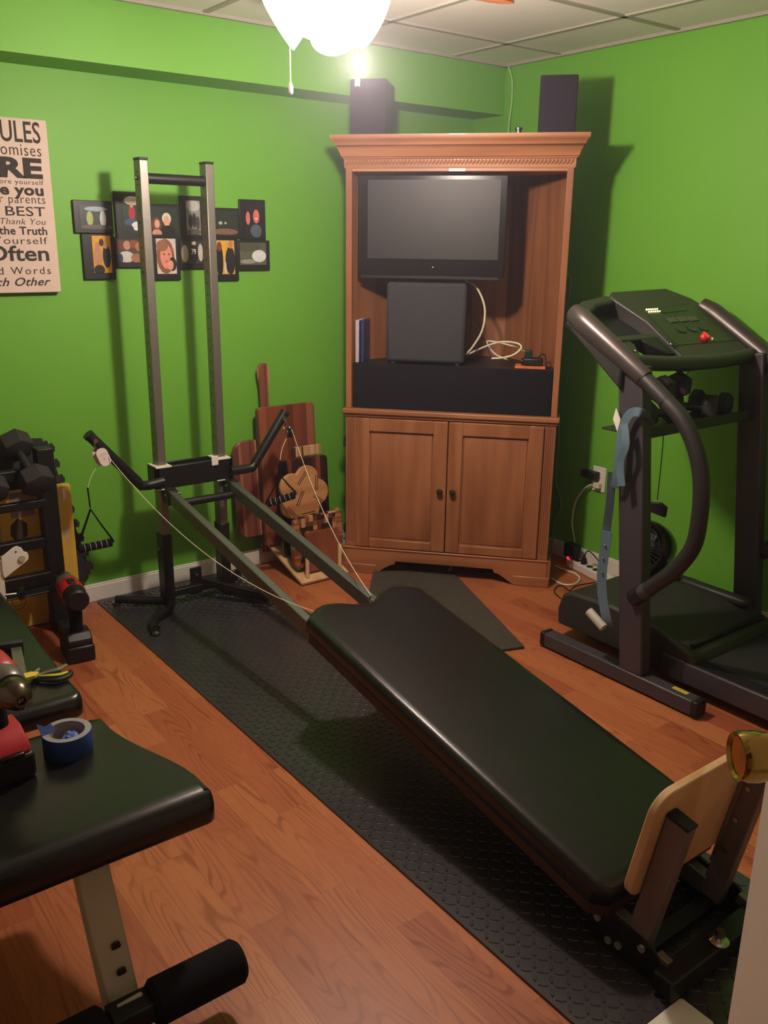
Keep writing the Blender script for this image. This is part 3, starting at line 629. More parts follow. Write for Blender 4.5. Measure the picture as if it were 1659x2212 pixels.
# hexagonal flower board
fb = thing('flower_board', 'flower-shaped light wood board with dark inlaid lines on the stand', 'cutting board', (-1.2, -.27, .25))
FMx = LEAN(-1.2, -.262, .395, -4); pts = []
for k in range(72):
    a = 2*PI*k/72+.3; r = .100+.032*abs(math.cos(a*2.5))**.8; pts.append((r*math.cos(a), r*math.sin(a)))
obj('board', prism(bm_(), pts, 0, .02, FMx), wood('honey_board', '#c58e62', '#ad7448', 'x'), fb, bev=.004)
b = bm_()
for (cx, cy, a) in ((-.005, .075, 50), (.07, .045, 85), (.08, -.035, -40), (.02, -.092, 3), (-.065, -.075, -48), (-.02, -.015, 60)):
    for o_ in (-.005, .005):
        M = FMx @ Matrix.Translation((cx, cy, .0195)) @ Matrix.Rotation(math.radians(a), 4, 'Z') @ Matrix.Translation((0, o_, 0)); box(b, -.036, .036, -.0017, .0017, 0, .0012, M)
obj('inlay', b, plain('dark_inlay', '#2f1c14', .4), fb)
def mosaic():
    t = NT('end_grain_mosaic'); co = t.coord((1, 1, 1)); v = t.new('ShaderNodeTexVoronoi', i_Scale=48., distance='CHEBYCHEV', i_Randomness=0.); t.link(co, v.inputs[0])
    sp = t.new('ShaderNodeSeparateColor'); t.link(v.outputs['Color'], sp.inputs[0])
    c = t.ramp(sp.outputs[0], [(0, lin('#2c1a16')), (.35, lin('#6a3c2a')), (.6, lin('#8a5038')), (.8, lin('#c29468'))])
    for nd in t.n:
        if nd.bl_idname == 'ShaderNodeValToRGB': nd.color_ramp.interpolation = 'CONSTANT'
    t.link(c, t.b.inputs['Base Color']); t.b.inputs['Roughness'].default_value = .4; return t.m
b = prism(bm_(), rrect(-.125, .125, 0, .245, .02), 0, .022, LEAN(-1.14, -.300, zb(-.30)+.004, -3)); tag(obj('cutting_board', b, mosaic(), bev=.003), 'end-grain mosaic checkered board leaning near the front of the stand', 'cutting board')
b = prism(bm_(), rrect(-.09, .09, 0, .185, .004), 0, .018, LEAN(-1.135, -.326, zb(-.326)+.002, -3)); tag(obj('cutting_board', b, wood('red_board', '#94543a', '#7c4028', 'z', coat=.3), bev=.002), 'plain reddish square board at the front of the stand', 'cutting board')
LAD = lambda nm: stripes(nm, ['#9a5c3a', '#c08a5c', '#8a4c30', '#b87c50'], 2, .009)
for x, nm, lb in ((-1.26, 'ladder_left', 'round board with ladder stripes left of the reddish square board'), (-1.035, 'ladder_right', 'round board with ladder stripes right of the reddish square board')):
    b = bm_(); o = [(.022*math.cos(t_)*1.0, .115+.115*math.sin(t_)) for t_ in [2*PI*k/36 for k in range(36)]]
    prism(b, o, 0, .03, LEAN(x, -.295, zb(-.295)+(.01 if x < -1.1 else .03), -3)); tag(obj('round_board', b, LAD(nm), bev=.004), lb, 'cutting board')
b = prism(bm_(), rrect(-.018, .018, 0, .145, .004), 0, .02, LEAN(-.988, -.275, .002, -2)); tag(obj('white_slab', b, plain('pale_slab', '#a9aaa6', .5), bev=.003), 'narrow pale grey slab between the stand and the armoire', 'slab')


# ------------------------------------------------------------------ incline gym
G = thing('incline_gym', 'incline gym machine with steel tower, sliding black glideboard and pulley handles', 'exercise machine', (-1.72, -1.4, 0))
TXL, TXR, TY = -1.865, -1.602, -.262       # inner references of the two uprights
UPR = []
for i, x in enumerate((-1.864, -1.602)):
    b = box(bm_(), x-.017, x+.017, TY-.027, TY+.027, .06, 1.762); u = obj('upright', b, M_steel, G, bev=.003); UPR.append(u)
    b = bm_()
    for k in range(26):
        z = .62+k*.044
        cyl(b, (x-.0178, TY, z), (x-.0168, TY, z), .004, 8)
    obj('adjustment_hole', b, M_blk, u)
    obj('end_cap', box(bm_(), x-.018, x+.018, TY-.028, TY+.028, 1.762, 1.770), M_blk, u, bev=.002)
    b = box(bm_(), x-.021, x+.021, TY-.031, TY+.031, .02, .335); obj('sleeve', b, M_steelb, G, bev=.003)
    b = bm_(); cyl(b, (x-.027, TY, .27), (x-.021, TY, .27), .007, 12); obj('bolt', b, M_chrome, G)
b = bm_(); cyl(b, (TXL+.016, TY, 1.70), (TXR-.016, TY, 1.70), .019, 18); obj('top_bar', b, M_steelb, G)
b = bm_(); cyl(b, (TXL-.026, TY, 1.70), (TXL-.018, TY, 1.70), .008, 12); obj('bolt', b, M_chrome, G)
# base of the tower: cross tube, rear bracket and splayed feet
obj('base_tube', box(bm_(), TXL, TXR, TY-.015, TY+.015, .05, .08), M_steelb, G, bev=.003)
b = box(bm_(), -1.752, -1.700, TY+.012, TY+.020, .03, .15); br = obj('rear_bracket', b, M_steelb, G, bev=.002)
for z in (.06, .12): b = bm_(); cyl(b, (-1.726, TY+.012, z), (-1.726, TY+.002, z), .008, 12); obj('bolt', b, M_chrome, br)
def foot(pts):
    b = bm_(); tube(b, pts, .017, 12, 5); f = obj('foot', b, M_steelb, G)
    e = Vector(pts[-1]); b = bm_(); lathe(b, [(.012, .011), (.016, .014), (.016, .022), (.0, .026)], Matrix.Translation((e.x, e.y, 0)), 14, False); obj('chrome_foot_cap', b, M_chrome, f)
fz = .034
foot([(TXL, TY, fz), (TXL-.06, TY+.05, fz), (-2.035, -.12, fz)])
foot([(TXL, TY, fz), (TXL-.02, TY-.07, fz), (-1.99, -.41, fz), (-2.02, -.50, fz)])
foot([(TXR, TY, fz), (TXR+.03, TY-.06, fz), (-1.53, -.42, fz), (-1.505, -.49, fz)])
foot([(TXR, TY, fz), (TXR+.05, TY+.05, fz), (-1.46, -.12, fz)])
b = bm_(); beam(b, (-1.71, TY, .09), (-1.53, -.47, .05), .022, .03); obj('base_brace', b, M_steelb, G, bev=.002)
# sliding cross bracket
b = bm_(); box(b, -1.902, -1.564, -.312, -.292, .532, .622); box(b, -1.902, -1.564, -.232, -.225, .532, .622); box(b, -1.902, -1.884, -.312, -.225, .532, .622); box(b, -1.582, -1.564, -.312, -.225, .532, .622)
obj('slider_bracket', b, M_steelb, G, bev=.003)
for x in (-1.864, -1.602):
    for z in (.618, .529): obj('white_bushing', box(bm_(), x-.036, x+.030, -.312, -.228, z, z+.007), M_wht, G, bev=.001)
obj('white_clip', box(bm_(), -1.662, -1.632, -.3185, -.3125, .600, .640), M_wht, G, bev=.002)
b = bm_(); cyl(b, (-1.81, -.36, .478), (-1.60, -.36, .478), .016, 16); obj('lower_crossbar', b, M_steelb, G)
# wing arms, pulleys, cables and handles
th = math.atan(.19); E1 = Vector((0, -math.cos(th), -math.sin(th))); E3 = Vector((0, -math.sin(th), math.cos(th))); OR = Vector((-1.716, -.33, .53))
RM = frame_m(OR, (1, 0, 0), E1, E3)   # local: x across, y down the rail, z off the rail. (left handed, normals are recalculated)
def wing(s, bend, tip):
    xin = -1.88 if s < 0 else -1.585
    b = bm_(); tube(b, [(xin, -.33, .57), (bend[0]-s*.03, -.33, bend[1]-.002), (bend[0], -.33, bend[1]), (bend[0]+s*.015, -.33, bend[1]+.02), (tip[0], -.33, tip[1])], .0195, 14)
    a = obj('wing_arm', b, M_steelb, G)
    b = bm_(); d = Vector((tip[0]-bend[0], 0, tip[1]-bend[1])).normalized(); cyl(b, Vector((tip[0], -.33, tip[1]))-d*.012, Vector((tip[0], -.33, tip[1]))+d*.002, .0208, 16); obj('end_cap', b, M_blk, a)
    e = Vector((tip[0], -.33, tip[1])) - d*.03
    b = bm_(); cyl(b, e+Vector((0, -.016, 0)), e+Vector((0, -.024, 0)), .009, 12); obj('bolt', b, M_chrome, a)
    return e
eL = wing(-1, (-1.972, .566), (-2.163, .792)); eR = wing(1, (-1.483, .571), (-1.318, .792))
def pulley(e, c, wm, horiz):
    c = Vector(c); p = obj('pulley', lathe(bm_(), [(.0, -.011), (.022, -.011), (.022, -.006), (.016, 0), (.022, .006), (.022, .011), (.0, .011)], axis_m(c, horiz), 24, False), wm, G)
    h = Vector(horiz).normalized()
    b = bm_(); d = (e-c).normalized(); s = d.cross(h).normalized()
    for q in (-1, 1):
        M = frame_m(c + h*(.0125*q) - d*.002, s, d, h); prism(b, rrect(-.024, .024, -.026, .042, .02), -.0012, .0012, M)
    cyl(b, c-h*.016, c+h*.016, .004, 10)
    obj('cheek_plate', b, wm if wm is not M_blk else plain('green_tinted_steel', '#8f9a88', .2, metal=.9), p)
    b = bm_(); pts = [e+Vector((0, -.022, 0))]; m = (e+Vector((0, -.022, 0))+c+d*.04)/2
    A_ = e+Vector((0, -.022, 0)); B_ = c+d*.036
    tube(b, [A_, m+s*.009, B_, m-s*.009, A_], .0026, 8, 5); obj('carabiner', b, M_chrome, p)
    return p
cL = PY(221, 990, -.35); cR = PY(625, 935, -.35)
pulley(eL, cL, plain('pinkish_pulley_wheel', '#c9b8b4', .3), (.25, -1, .1)); pulley(eR, cR, M_blk, (.9, -.45, .1))
bL = RM @ Vector((-.125, 1.10, .052)); bR = RM @ Vector((.075, 1.075, .055))
def cable(p0, p1, sag, name='pull_cable'):
    p0 = Vector(p0); p1 = Vector(p1); pts = []
    for k in range(17):
        t = k/16; p = p0.lerp(p1, t); p.z -= sag*4*t*(1-t); pts.append(p)
    b = bm_(); tube(b, pts, .0013, 8); obj(name, b, M_cable, G, label='thin white pull cable')
cable(cL+Vector((.018, 0, .012)), bL, .10); cable(cR+Vector((.012, 0, .014)), bR, .065)
def handle(c, top, gripc, gd, name_l):
    "webbing strap in a triangle holding a ribbed foam grip"
    gd = Vector(gd).normalized(); g = Vector(gripc); L = .062
    b = bm_(); tube(b, [Vector(c)+Vector((-.012, -.0, -.018)), (Vector(c)+Vector(top))/2+Vector((-.012, 0, 0)), Vector(top)+Vector((0, 0, .01))], .0016, 8, 5)
    cb = obj('cable_tail', b, M_cable, G)
    h = obj('handle_strap', tube(bm_(), [Vector(top)+Vector((0, 0, .012)), Vector(top), Vector(top).lerp(g, .3)], .006, 8, 4, .4), M_foam, G)
    j = Vector(top).lerp(g, .33)
    for q in (-1, 1):
        b = bm_(); tube(b, [j, j.lerp(g+gd*L*q, .5)+gd*.004*q, g+gd*(L+.004)*q+Vector((0, 0, .012)), g+gd*(L+.003)*q], [.007, .009, .011, .010], 8, 5, .35); obj('webbing', b, M_foam, h)
    b = bm_(); cyl(b, g-gd*L, g+gd*L, .0155, 20); gr = obj('foam_grip', b, M_foam, h)
    b = bm_()
    for k in range(5):
        o = -.042+.021*k; n = 14; 
        tube(b, [g+gd*o + Quaternion(gd, a) @ (gd.cross(Vector((0, 1, 0))).normalized()*.0157) for a in [2*PI*k2/n for k2 in range(n+1)]], .0012, 6)
    obj('grip_ring', b, plain('grip_ring', '#b9b2a6', .6), gr)
handle(cL, PY(190, 1060, -.35), PY(206, 1179, -.35), (1, -.05, .04), 'left')
handle(cR, PY(605, 1000, -.36), PY(607, 1079, -.36), (.75, -.55, .32), 'right')
# rails
for x in (-.134, .134):
    b = box(bm_(), x-.015, x+.015, -.02, 2.36, -.052, 0, RM); r = obj('rail', b, M_rail, G, bev=.004)
    b = box(bm_(), x-.020, x+.020, -.035, .02, -.06, .004, RM); obj('hinge_plate', b, M_steelb, r, bev=.003)
    b = bm_(); p = RM @ Vector((x+.02, 0, -.02)); cyl(b, p-Vector((.045, 0, 0)), p+Vector((.02, 0, 0)), .0055, 10); obj('hinge_pin', b, M_chrome, r)
# glideboard
def padshape(hw, y0, y1, notch, r=.05):
    pts = []
    n = 16
    for k in range(n+1):      # far end, shoulder notch: two humps and a dip
        t = -1+2*k/n; x = t*hw; yy = y0 + notch*math.exp(-(t/.30)**2) + .085*max(0, abs(t)-.62)**1.6/.38**1.6*.6
        pts.append((x, yy))
    pts += [(hw, y1-.03), (hw-.03, y1), (-hw+.03, y1), (-hw, y1-.03)]
    return pts
def pad_mesh(poly, z0, z1, M, edge=.02, ax=1.):
    b = bm_(); n = len(poly); c = Vector((sum(p[0] for p in poly)/n, sum(p[1] for p in poly)/n))
    P = [Vector(p) for p in poly]
    def inset(d):
        out = []
        for i in range(n):
            a, q, e = P[i-1], P[i], P[(i+1) % n]; n1 = Vector((q-a)[:2]); n2 = Vector((e-q)[:2])
            v1 = Vector((-n1.y, n1.x)).normalized(); v2 = Vector((-n2.y, n2.x)).normalized(); v = (v1+v2).normalized()
            if v.dot(c-q) < 0 and SGN[0] > 0: pass
            out.append(q+Vector((v.x*ax, v.y))*d*SGN[0])
        return out
    area = sum(P[i-1].x*P[i].y-P[i].x*P[i-1].y for i in range(n)); SGN = [1 if area > 0 else -1]
    rings = []
    for ins, z in ((.004, z0), (0, z0+.006), (0, z1-edge), (edge*.12, z1-edge*.6), (edge*.4, z1-edge*.22), (edge*.9, z1-edge*.03), (edge*1.6, z1)):
        rings.append([b.verts.new(M @ Vector((p.x, p.y, z))) for p in inset(ins)])
    for p, q in zip(rings, rings[1:]):
        for k in range(n): b.faces.new((p[k], p[(k+1) % n], q[(k+1) % n], q[k]))
    b.faces.new(rings[0][::-1]); b.faces.new(rings[-1]); return b
poly = padshape(.214, 1.09, 2.315, .055)
gb = obj('glideboard', pad_mesh([(x*1.04+.005, y) for x, y in poly], .040, .092, RM, .022), M_vinyl, G, label='black vinyl glideboard pad')
b = prism(bm_(), [(x*1.03+.005, 1.11+(y-1.09)*.985) for x, y in poly], .012, .040, RM); obj('board_base', b, M_board, gb)
for x in (-.134, .134): obj('slide_channel', box(bm_(), x-.02, x+.02, 1.15, 2.28, .0005, .012, RM), M_blk, gb)
b = bm_(); p = RM @ Vector((-.134, 1.42, -.01)); cyl(b, p-Vector((.028, 0, 0)), p, .010, 14); obj('roller_wheel', b, M_brass, gb)
for q in (bL, bR): b = bm_(); tube(b, [q, q+Vector((0, .01, -.02)), q+Vector((0, -.02, -.03))], .004, 8, 3); obj('cable_eye', b, M_chrome, gb)
# squat stand: plywood plate with two grey posts
PLM = RM @ frame_m((0, 2.333, 0), (1, 0, 0), (0, 0, 1), (0, 1, 0))
b = prism(bm_(), rrect(-.195, .195, .095, .375, .05, 6), 0, .018, PLM); fp = obj('foot_plate', b, M_ply, G, bev=.003, label='pale plywood foot plate')
for x in (-.138, .140):
    b = box(bm_(), x-.016, x+.016, 2.353, 2.405, -.05, .315, RM); po = obj('post', b, plain('post_grey', '#75696a', .45, metal=.2), G, bev=.003)
    obj('post_cap', box(bm_(), x-.0165, x+.0165, 2.3525, 2.4055, .315, .324, RM), M_blk, po, bev=.002)
    b = box(bm_(), x-.020, x-.0165, 2.352, 2.362, .05, .33, RM)
    if x > 0: obj('side_strip', b, M_steel, po)
    for z in (.10, .19, .28):
        b = bm_(); p = RM @ Vector((x-.016, 2.375, z)); cyl(b, p, p-Vector((.005, 0, 0)), .006, 10); 
        if x > 0: obj('screw', b, M_chrome, po)
b = bm_(); box(b, -.16, .16, 2.36, 2.40, -.085, -.052, RM); obj('end_crossbar', b, M_steelb, G, bev=.003)
for s, x in ((-1, -.157), (1, .157)):
    b = prism(bm_(), [(2.22, -.0), (2.42, .01), (2.50, -.045), (2.50, -.10), (2.30, -.10), (2.24, -.055)], x-.004, x+.004, RM @ frame_m((0, 0, 0), (0, 1, 0), (0, 0, 1), (1, 0, 0)))
    bp = obj('end_bracket', b, M_steelb, G)
    for (yy, zz) in ((2.26, -.03), (2.285, -.035), (2.325, -.065), (2.35, -.055), (2.40, -.01), (2.43, -.09)):
        b = bm_(); p = RM @ Vector((x+s*.004, yy, zz)); cyl(b, p, p+Vector((s*.005, 0, 0)), .0085, 14); obj('bolt', b, plain('zinc_bolt', '#b0aaa4', .35, metal=.5), bp)
    b = box(bm_(), x-.018*(s > 0)-.0, x+.018*(s < 0)+.0, 2.43, 2.46, -.02, .006, RM); obj('latch_block', b, M_steel, bp, bev=.002)
y0 = (RM @ Vector((0, 2.47, 0))).y
b = bm_(); beam(b, (-1.90, y0, .04), (-1.53, y0, .04), .05, .05); obj('floor_tube', b, M_steelb, G, bev=.005)
b = bm_(); q = PZ(1555, 2025, .08); cyl(b, (q.x, q.y, .066), (q.x, q.y, .098), .010, 6); lathe(b, [(.020, .066), (.021, .072), (.012, .076)], Matrix.Translation((q.x, q.y, 0)), 20); obj('chrome_knob', b, M_chrome, G)
wb = PZ(1455, 2205, .0); b = bm_(); prism(b, rrect(wb.x-.07, wb.x+.05, wb.y-.06, wb.y+.02, .008), .009, .013)
tag(obj('white_bracket', b, M_white, bev=.001), 'flat white metal bracket lying on the mat at the bottom edge', 'bracket')

# ------------------------------------------------------------------ treadmill
T = thing('treadmill', 'dark grey treadmill with slanted console and looping handrails along the right wall', 'treadmill', (-.5, -2.0, 0))
for x in (-.83, -.13):
    b = box(bm_(), x-.028, x+.028, -2.105, -1.45, .008, .062); f = obj('foot_tube', b, M_tread, T, bev=.006)
    for y in (-2.125, -1.452): obj('end_cap', box(bm_(), x-.029, x+.029, y, y+.022, .006, .063), M_blk, f, bev=.006)
    for y in (-2.05, -1.50): obj('rubber_pad', box(bm_(), x-.02, x+.02, y-.02, y+.02, 0, .008), M_rub, f)
    if x < -.5: 
        p0 = PZ(1435, 1493, .0625); p1 = PZ(1465, 1509, .0625); b = box(bm_(), x-.004, x+.016, p1.y, p0.y, .0625, .0632); obj('yellow_label', b, plain('yellow_label', '#c8b23c', .5), f)
    b = bm_(); beam(b, (x, -1.853, .06), (x, -1.735, 1.11), .05, .098, (0, 1, 0)); obj('upright', b, M_tread, T, bev=.006)
# motor hood
hp = [(-1.405, .055), (-1.40, .12), (-1.42, .185), (-1.46, .205), (-1.66, .215), (-1.86, .20), (-2.0, .155), (-2.02, .12), (-2.02, .055)]
HMx = frame_m((0, 0, 0), (0, 1, 0), (0, 0, 1), (1, 0, 0))
hood = obj('motor_hood', prism(bm_(), hp, -.735, -.225, HMx), M_treadd, T, bev=.012)
b = bm_(); beam(b, (-.28, -1.42, .212), (-.28, -1.93, .208), .05, .03); obj('hood_ridge', b, M_treadd, hood, bev=.01)
b = box(bm_(), -.70, -.26, -1.99, -1.975, .165, .176); obj('hood_seam', b, M_blk, hood)
# deck
for x0, x1, s in ((-.745, -.665, -1), (-.295, -.215, 1)):
    b = box(bm_(), x0, x1, -3.15, -1.90, .045, .122); r = obj('side_rail', b, M_tread, T, bev=.006)
    b = bm_()
    for k in range(6): box(b, x0+.012+.0105*k, x0+.016+.0105*k, -3.15, -2.0, .1215, .1245)
    obj('rail_ridge', b, M_blk, r)
    obj('rail_front_cap', box(bm_(), x0-.002, x1+.002, -1.99, -1.90, .044, .125), M_treadd, r, bev=.005)
obj('running_belt', box(bm_(), -.664, -.296, -3.14, -1.96, .07, .116), M_belt, T, bev=.004)
obj('under_frame', box(bm_(), -.66, -.30, -3.1, -1.5, .012, .05), M_blk, T)
obj('rear_end_cap', box(bm_(), -.75, -.21, -3.2, -3.15, .03, .13), M_blk, T, bev=.01)
# handrails
SLN = Vector((0, -.61, 1)).normalized()
def cz(y): return 1.258+.61*(y+1.497)
for x, s in ((-.855, -1), (-.105, 1)):
    b = bm_(); pts = [(x+.01*(-s), -1.475, cz(-1.475)-.01), (x, -1.53, cz(-1.53)-.004), (x, -1.65, cz(-1.65)), (x, -1.80, cz(-1.80)+.004)]
    tube(b, pts, [.030, .036, .033, .026], 18, 6, 1.15); ha = obj('handrail_arm', b, plain('satin_bronze_plastic', '#4a4241', .33, metal=.35), T)
    b = bm_(); box(b, x-.020, x+.026, -1.715, -1.485, cz(-1.6)-.095, cz(-1.6)-.004)
    for v in b.verts: v.co.z += .61*(v.co.y+1.6) + (.035 if (v.co.y > -1.5 and v.co.z < cz(-1.6)-.05) else 0)
    obj('arm_web', b, M_treadd, ha, bev=.01)
    pts = [(x, -1.795, cz(-1.795)+.002), (x, -1.88, 1.022), (x, -1.955, .965), (x, -2.01, .885), (x, -2.042, .79), (x, -2.05, .68), (x, -2.04, .58), (x, -1.99, .49), (x, -1.93, .425), (x, -1.865, .36)]
    b = bm_(); tube(b, pts, .026, 18, 6); obj('foam_handrail', b, M_foam if False else plain('handrail_foam', '#2b282a', .45, bump=.2, scale=400), T)
    for (a_, c_) in ((0, .0), (1, .0)):
        q = Vector((x, -1.795, cz(-1.795)+.003)) if a_ == 0 else Vector((x, -1.885, 1.017)); d = Vector((0, -.085, -.055)).normalized()
        b = bm_(); cyl(b, q-d*.002, q+d*.002, .0272, 20); obj('joint_ring', b, M_blk, ha)
    b = bm_(); cyl(b, (x, -1.895, .388), (x, -1.87, .365), .0275, 18); obj('handrail_sticker', b, M_tread, ha)
    b = bm_(); cyl(b, (x, -1.87, .365), (x-.0, -1.835, .335), .029, 18); obj('handrail_socket', b, M_blk, ha)
# console
def con(name, poly, d0, d1, mat, par=None, bev=.006, label=None):
    "polygon in (x, y) on the slanted console plane, d0..d1 measured off the plane"
    b = bm_(); lo_ = [b.verts.new(Vector((x, y, cz(y)))+SLN*d0) for x, y in poly]; hi = [b.verts.new(Vector((x, y, cz(y)))+SLN*d1) for x, y in poly]
    n = len(poly); b.faces.new(lo_[::-1]); b.faces.new(hi)
    for i in range(n): b.faces.new((lo_[i], lo_[(i+1) % n], hi[(i+1) % n], hi[i]))
    return obj(name, b, mat, par or T, bev=bev, label=label)
M_con = plain('console_plastic', '#33322f', .45, bump=.15, scale=350)
co_ = con('console', [(-.565, -1.74), (-.545, -1.55), (-.60, -1.42), (-.56, -1.395), (-.23, -1.385), (-.15, -1.44), (-.14, -1.60), (-.16, -1.74)], -.055, .004, M_con)
con('upper_ledge', [(-.845, -1.475), (-.76, -1.43), (-.60, -1.405), (-.57, -1.44), (-.70, -1.455), (-.80, -1.50)], -.065, .0, M_con, co_, .01)
con('upper_ledge', [(-.11, -1.475), (-.13, -1.44), (-.18, -1.41), (-.20, -1.45), (-.14, -1.50)], -.035, .0, M_con, co_, .01)
con('storage_tray', [(-.855, -1.475), (-.60, -1.41), (-.55, -1.45), (-.55, -1.63), (-.855, -1.61)], -.062, -.046, M_blk, co_, .002)
con('tray_divider', [(-.83, -1.60), (-.565, -1.60), (-.565, -1.625), (-.83, -1.625)], -.055, -.004, M_con, co_, .006)
con('cup_holder_back', [(-.66, -1.62), (-.565, -1.61), (-.565, -1.70), (-.60, -1.70), (-.64, -1.66)], -.05, -.005, M_blk, co_, .004)
con('corner_plate', [(-.85, -1.61), (-.72, -1.61), (-.71, -1.64), (-.74, -1.69), (-.85, -1.68)], -.045, -.008, M_con, co_, .006)
con('right_plate', [(-.16, -1.45), (-.10, -1.50), (-.10, -1.70), (-.17, -1.70)], -.05, -.012, M_con, co_, .006)
b = bm_(); tube(b, [(-.835, -1.69, cz(-1.69)-.02), (-.70, -1.715, cz(-1.715)-.018), (-.55, -1.728, cz(-1.728)-.018), (-.35, -1.735, cz(-1.735)-.018), (-.125, -1.725, cz(-1.725)-.018)], .026, 16, 6); obj('front_crossbar', b, M_con, co_)
con('control_panel', [(-.50, -1.50), (-.205, -1.49), (-.165, -1.675), (-.53, -1.675)], .004, .0055, plain('console_panel_dark', '#24261f', .3), co_, .001)
con('display_window', [(-.415, -1.495), (-.25, -1.488), (-.25, -1.512), (-.415, -1.52)], .0055, .007, plain('display_dark', '#18211f', .2), co_, .001)
M_led = emis('led_dots', '#fff0a0', 3.5)
for i in range(2):
    for j in range(6):
        b = bm_(); y = -1.497-.012*i; x = -.485+.0125*j; p = Vector((x, y, cz(y)))+SLN*.0065; bmesh.ops.create_uvsphere(b, u_segments=6, v_segments=4, radius=.0032, matrix=Matrix.Translation(p)); obj('display_light', b, M_led, co_)
M_btn = plain('grey_button', '#4d524a', .4)
for k in range(3):
    x = -.43+.062*k; con('button', [(x, -1.545), (x+.05, -1.543), (x+.05, -1.567), (x, -1.569)], .0055, .0085, M_btn, co_, .001)
    x = -.44+.068*k; con('button', [(x+.025+.027*math.cos(a*PI/6), -1.605+.016*math.sin(a*PI/6)) for a in range(12)], .0055, .0085, plain('dark_button', '#353930', .4), co_, .001)
y = -1.655; p = Vector((-.346, y, cz(y)))+SLN*.005
b = bm_(); lathe(b, [(.0, 0), (.017, 0), (.018, .008), (.014, .015), (.0, .017)], axis_m(p, SLN), 20, False); sk = obj('safety_key', b, M_redk, co_, label='round red safety key')
b = bm_(); box(b, -.004, .004, -.016, .016, .0, .022, axis_m(p, SLN)); obj('key_grip', b, M_redk, sk, bev=.001)
b = bm_(); tube(b, [p+Vector((.01, -.015, .005)), p+Vector((.012, -.03, .0))], .0045, 8); obj('key_clip', b, M_wht, sk)
con('knob_slot', [(-.545+.02*math.cos(a*PI/6), -1.668+.012*math.sin(a*PI/6)) for a in range(12)], .004, .006, M_blk, co_, .001)
for q in ((1368, 765), (1445, 750)): 
    b = bm_(); c = onp(q[0], q[1], (0, -1.497, 1.258), (0, -.61, 1)); bmesh.ops.create_uvsphere(b, u_segments=8, v_segments=6, radius=.006, matrix=Matrix.Translation(c+SLN*.012)); obj('screw', b, M_chrome, co_)
# tray between the uprights
b = box(bm_(), -.805, -.155, -1.765, -1.60, .875, .883); box(b, -.805, -.155, -1.775, -1.762, .868, .905); tr = obj('accessory_shelf', b, M_treadd, T, bev=.002)
def dumb(name, label, c, ax, L, r, grp, mat=None):
    c = Vector(c); ax = Vector(ax).normalized(); t = thing(name, label, 'dumbbell', (c.x, c.y, c.z-r*.87), 0, grp)
    b = bm_(); cyl(b, c-ax*L*.3, c+ax*L*.3, .015, 14); obj('handle', b, plain('dumbbell_handle', '#3a3838', .4, metal=.5), t)
    for s in (-1, 1):
        M = axis_m(c+ax*s*L*.5, ax*-s) @ Matrix.Rotation(math.radians(30), 4, 'Z')
        b = bm_(); lathe(b, [(r*.70, 0), (r*.98, L*.03), (r, L*.05), (r, L*.25), (r*.96, L*.27), (r*.55, L*.31)], M, 6); obj('hex_head', b, mat or M_hex, t, bev=.002)
    return t
DG = 'dumbbells on the treadmill tray'
dumb('dumbbell', 'black dumbbell stacked on top of the pile on the treadmill tray', (-.53, -1.665, 1.005), (.95, .2, 0), .19, .050, DG)
dumb('dumbbell', 'black dumbbell at the front left of the treadmill tray', (-.60, -1.685, .924), (.95, -.12, 0), .19, .045, DG)
dumb('dumbbell', 'black dumbbell at the right end of the treadmill tray', (-.41, -1.685, .927), (.5, -.7, 0), .17, .048, DG)
dumb('dumbbell', 'dark dumbbell at the rear of the treadmill tray by the right upright', (-.26, -1.66, .924), (.2, -1, 0), .15, .045, DG)
# things hanging from and standing on the treadmill
band = thing('resistance_band', 'blue-grey resistance band draped over the treadmill upright with a white end bar', 'exercise band', (-.9, -1.72, .2))
def ribbon(pts, wd, nrm, name, mat, par, th=.003, sm=6):
    pts = smooth_pts(pts, sm); b = bm_(); rows = []
    for i, p in enumerate(pts):
        t = (pts[min(i+1, len(pts)-1)]-pts[max(i-1, 0)]).normalized(); nv_ = nrm(i/(len(pts)-1)) if callable(nrm) else Vector(nrm); s = t.cross(Vector(nv_)).normalized(); n2 = s.cross(t).normalized()
        rows.append([b.verts.new(p+s*wd/2*a+n2*th/2*c) for a, c in ((-1, -1), (1, -1), (1, 1), (-1, 1))])
    for a, c in zip(rows, rows[1:]):
        for k in range(4): b.faces.new((a[k], a[(k+1) % 4], c[(k+1) % 4], c[k]))
    b.faces.new(rows[0][::-1]); b.faces.new(rows[-1]); return obj(name, b, mat, par)
XB = -.872
def bx(x, y, d=0): return PX(x, y, XB-d)
NV = (-1, -.35, .1)
ribbon([Vector((-.79, -1.79, .92)), bx(1388, 893), bx(1362, 893, .01), bx(1345, 925, .015), bx(1338, 975, .02), bx(1332, 1030, .02), bx(1326, 1052, .015)], .029, NV, 'upper_loop', M_bluegrey, band)
ribbon([bx(1343, 1050, .03), bx(1340, 1000, .03), bx(1352, 960, .03), bx(1348, 915, .025)], .025, NV, 'inner_loop', M_bluegrey, band)
ribbon([bx(1322, 1020, .008), bx(1318, 1080, .008), bx(1312, 1130, .008), bx(1310, 1150, .012)], .028, NV, 'hanging_tail', plain('dark_band', '#33424c', .6), band)
ribbon([bx(1312, 1148, .02), bx(1306, 1190, .02), bx(1300, 1240, .02), bx(1302, 1290, .02), bx(1310, 1335, .02), bx(1314, 1352, .01)], .034, NV, 'lower_band', M_bluegrey, band)
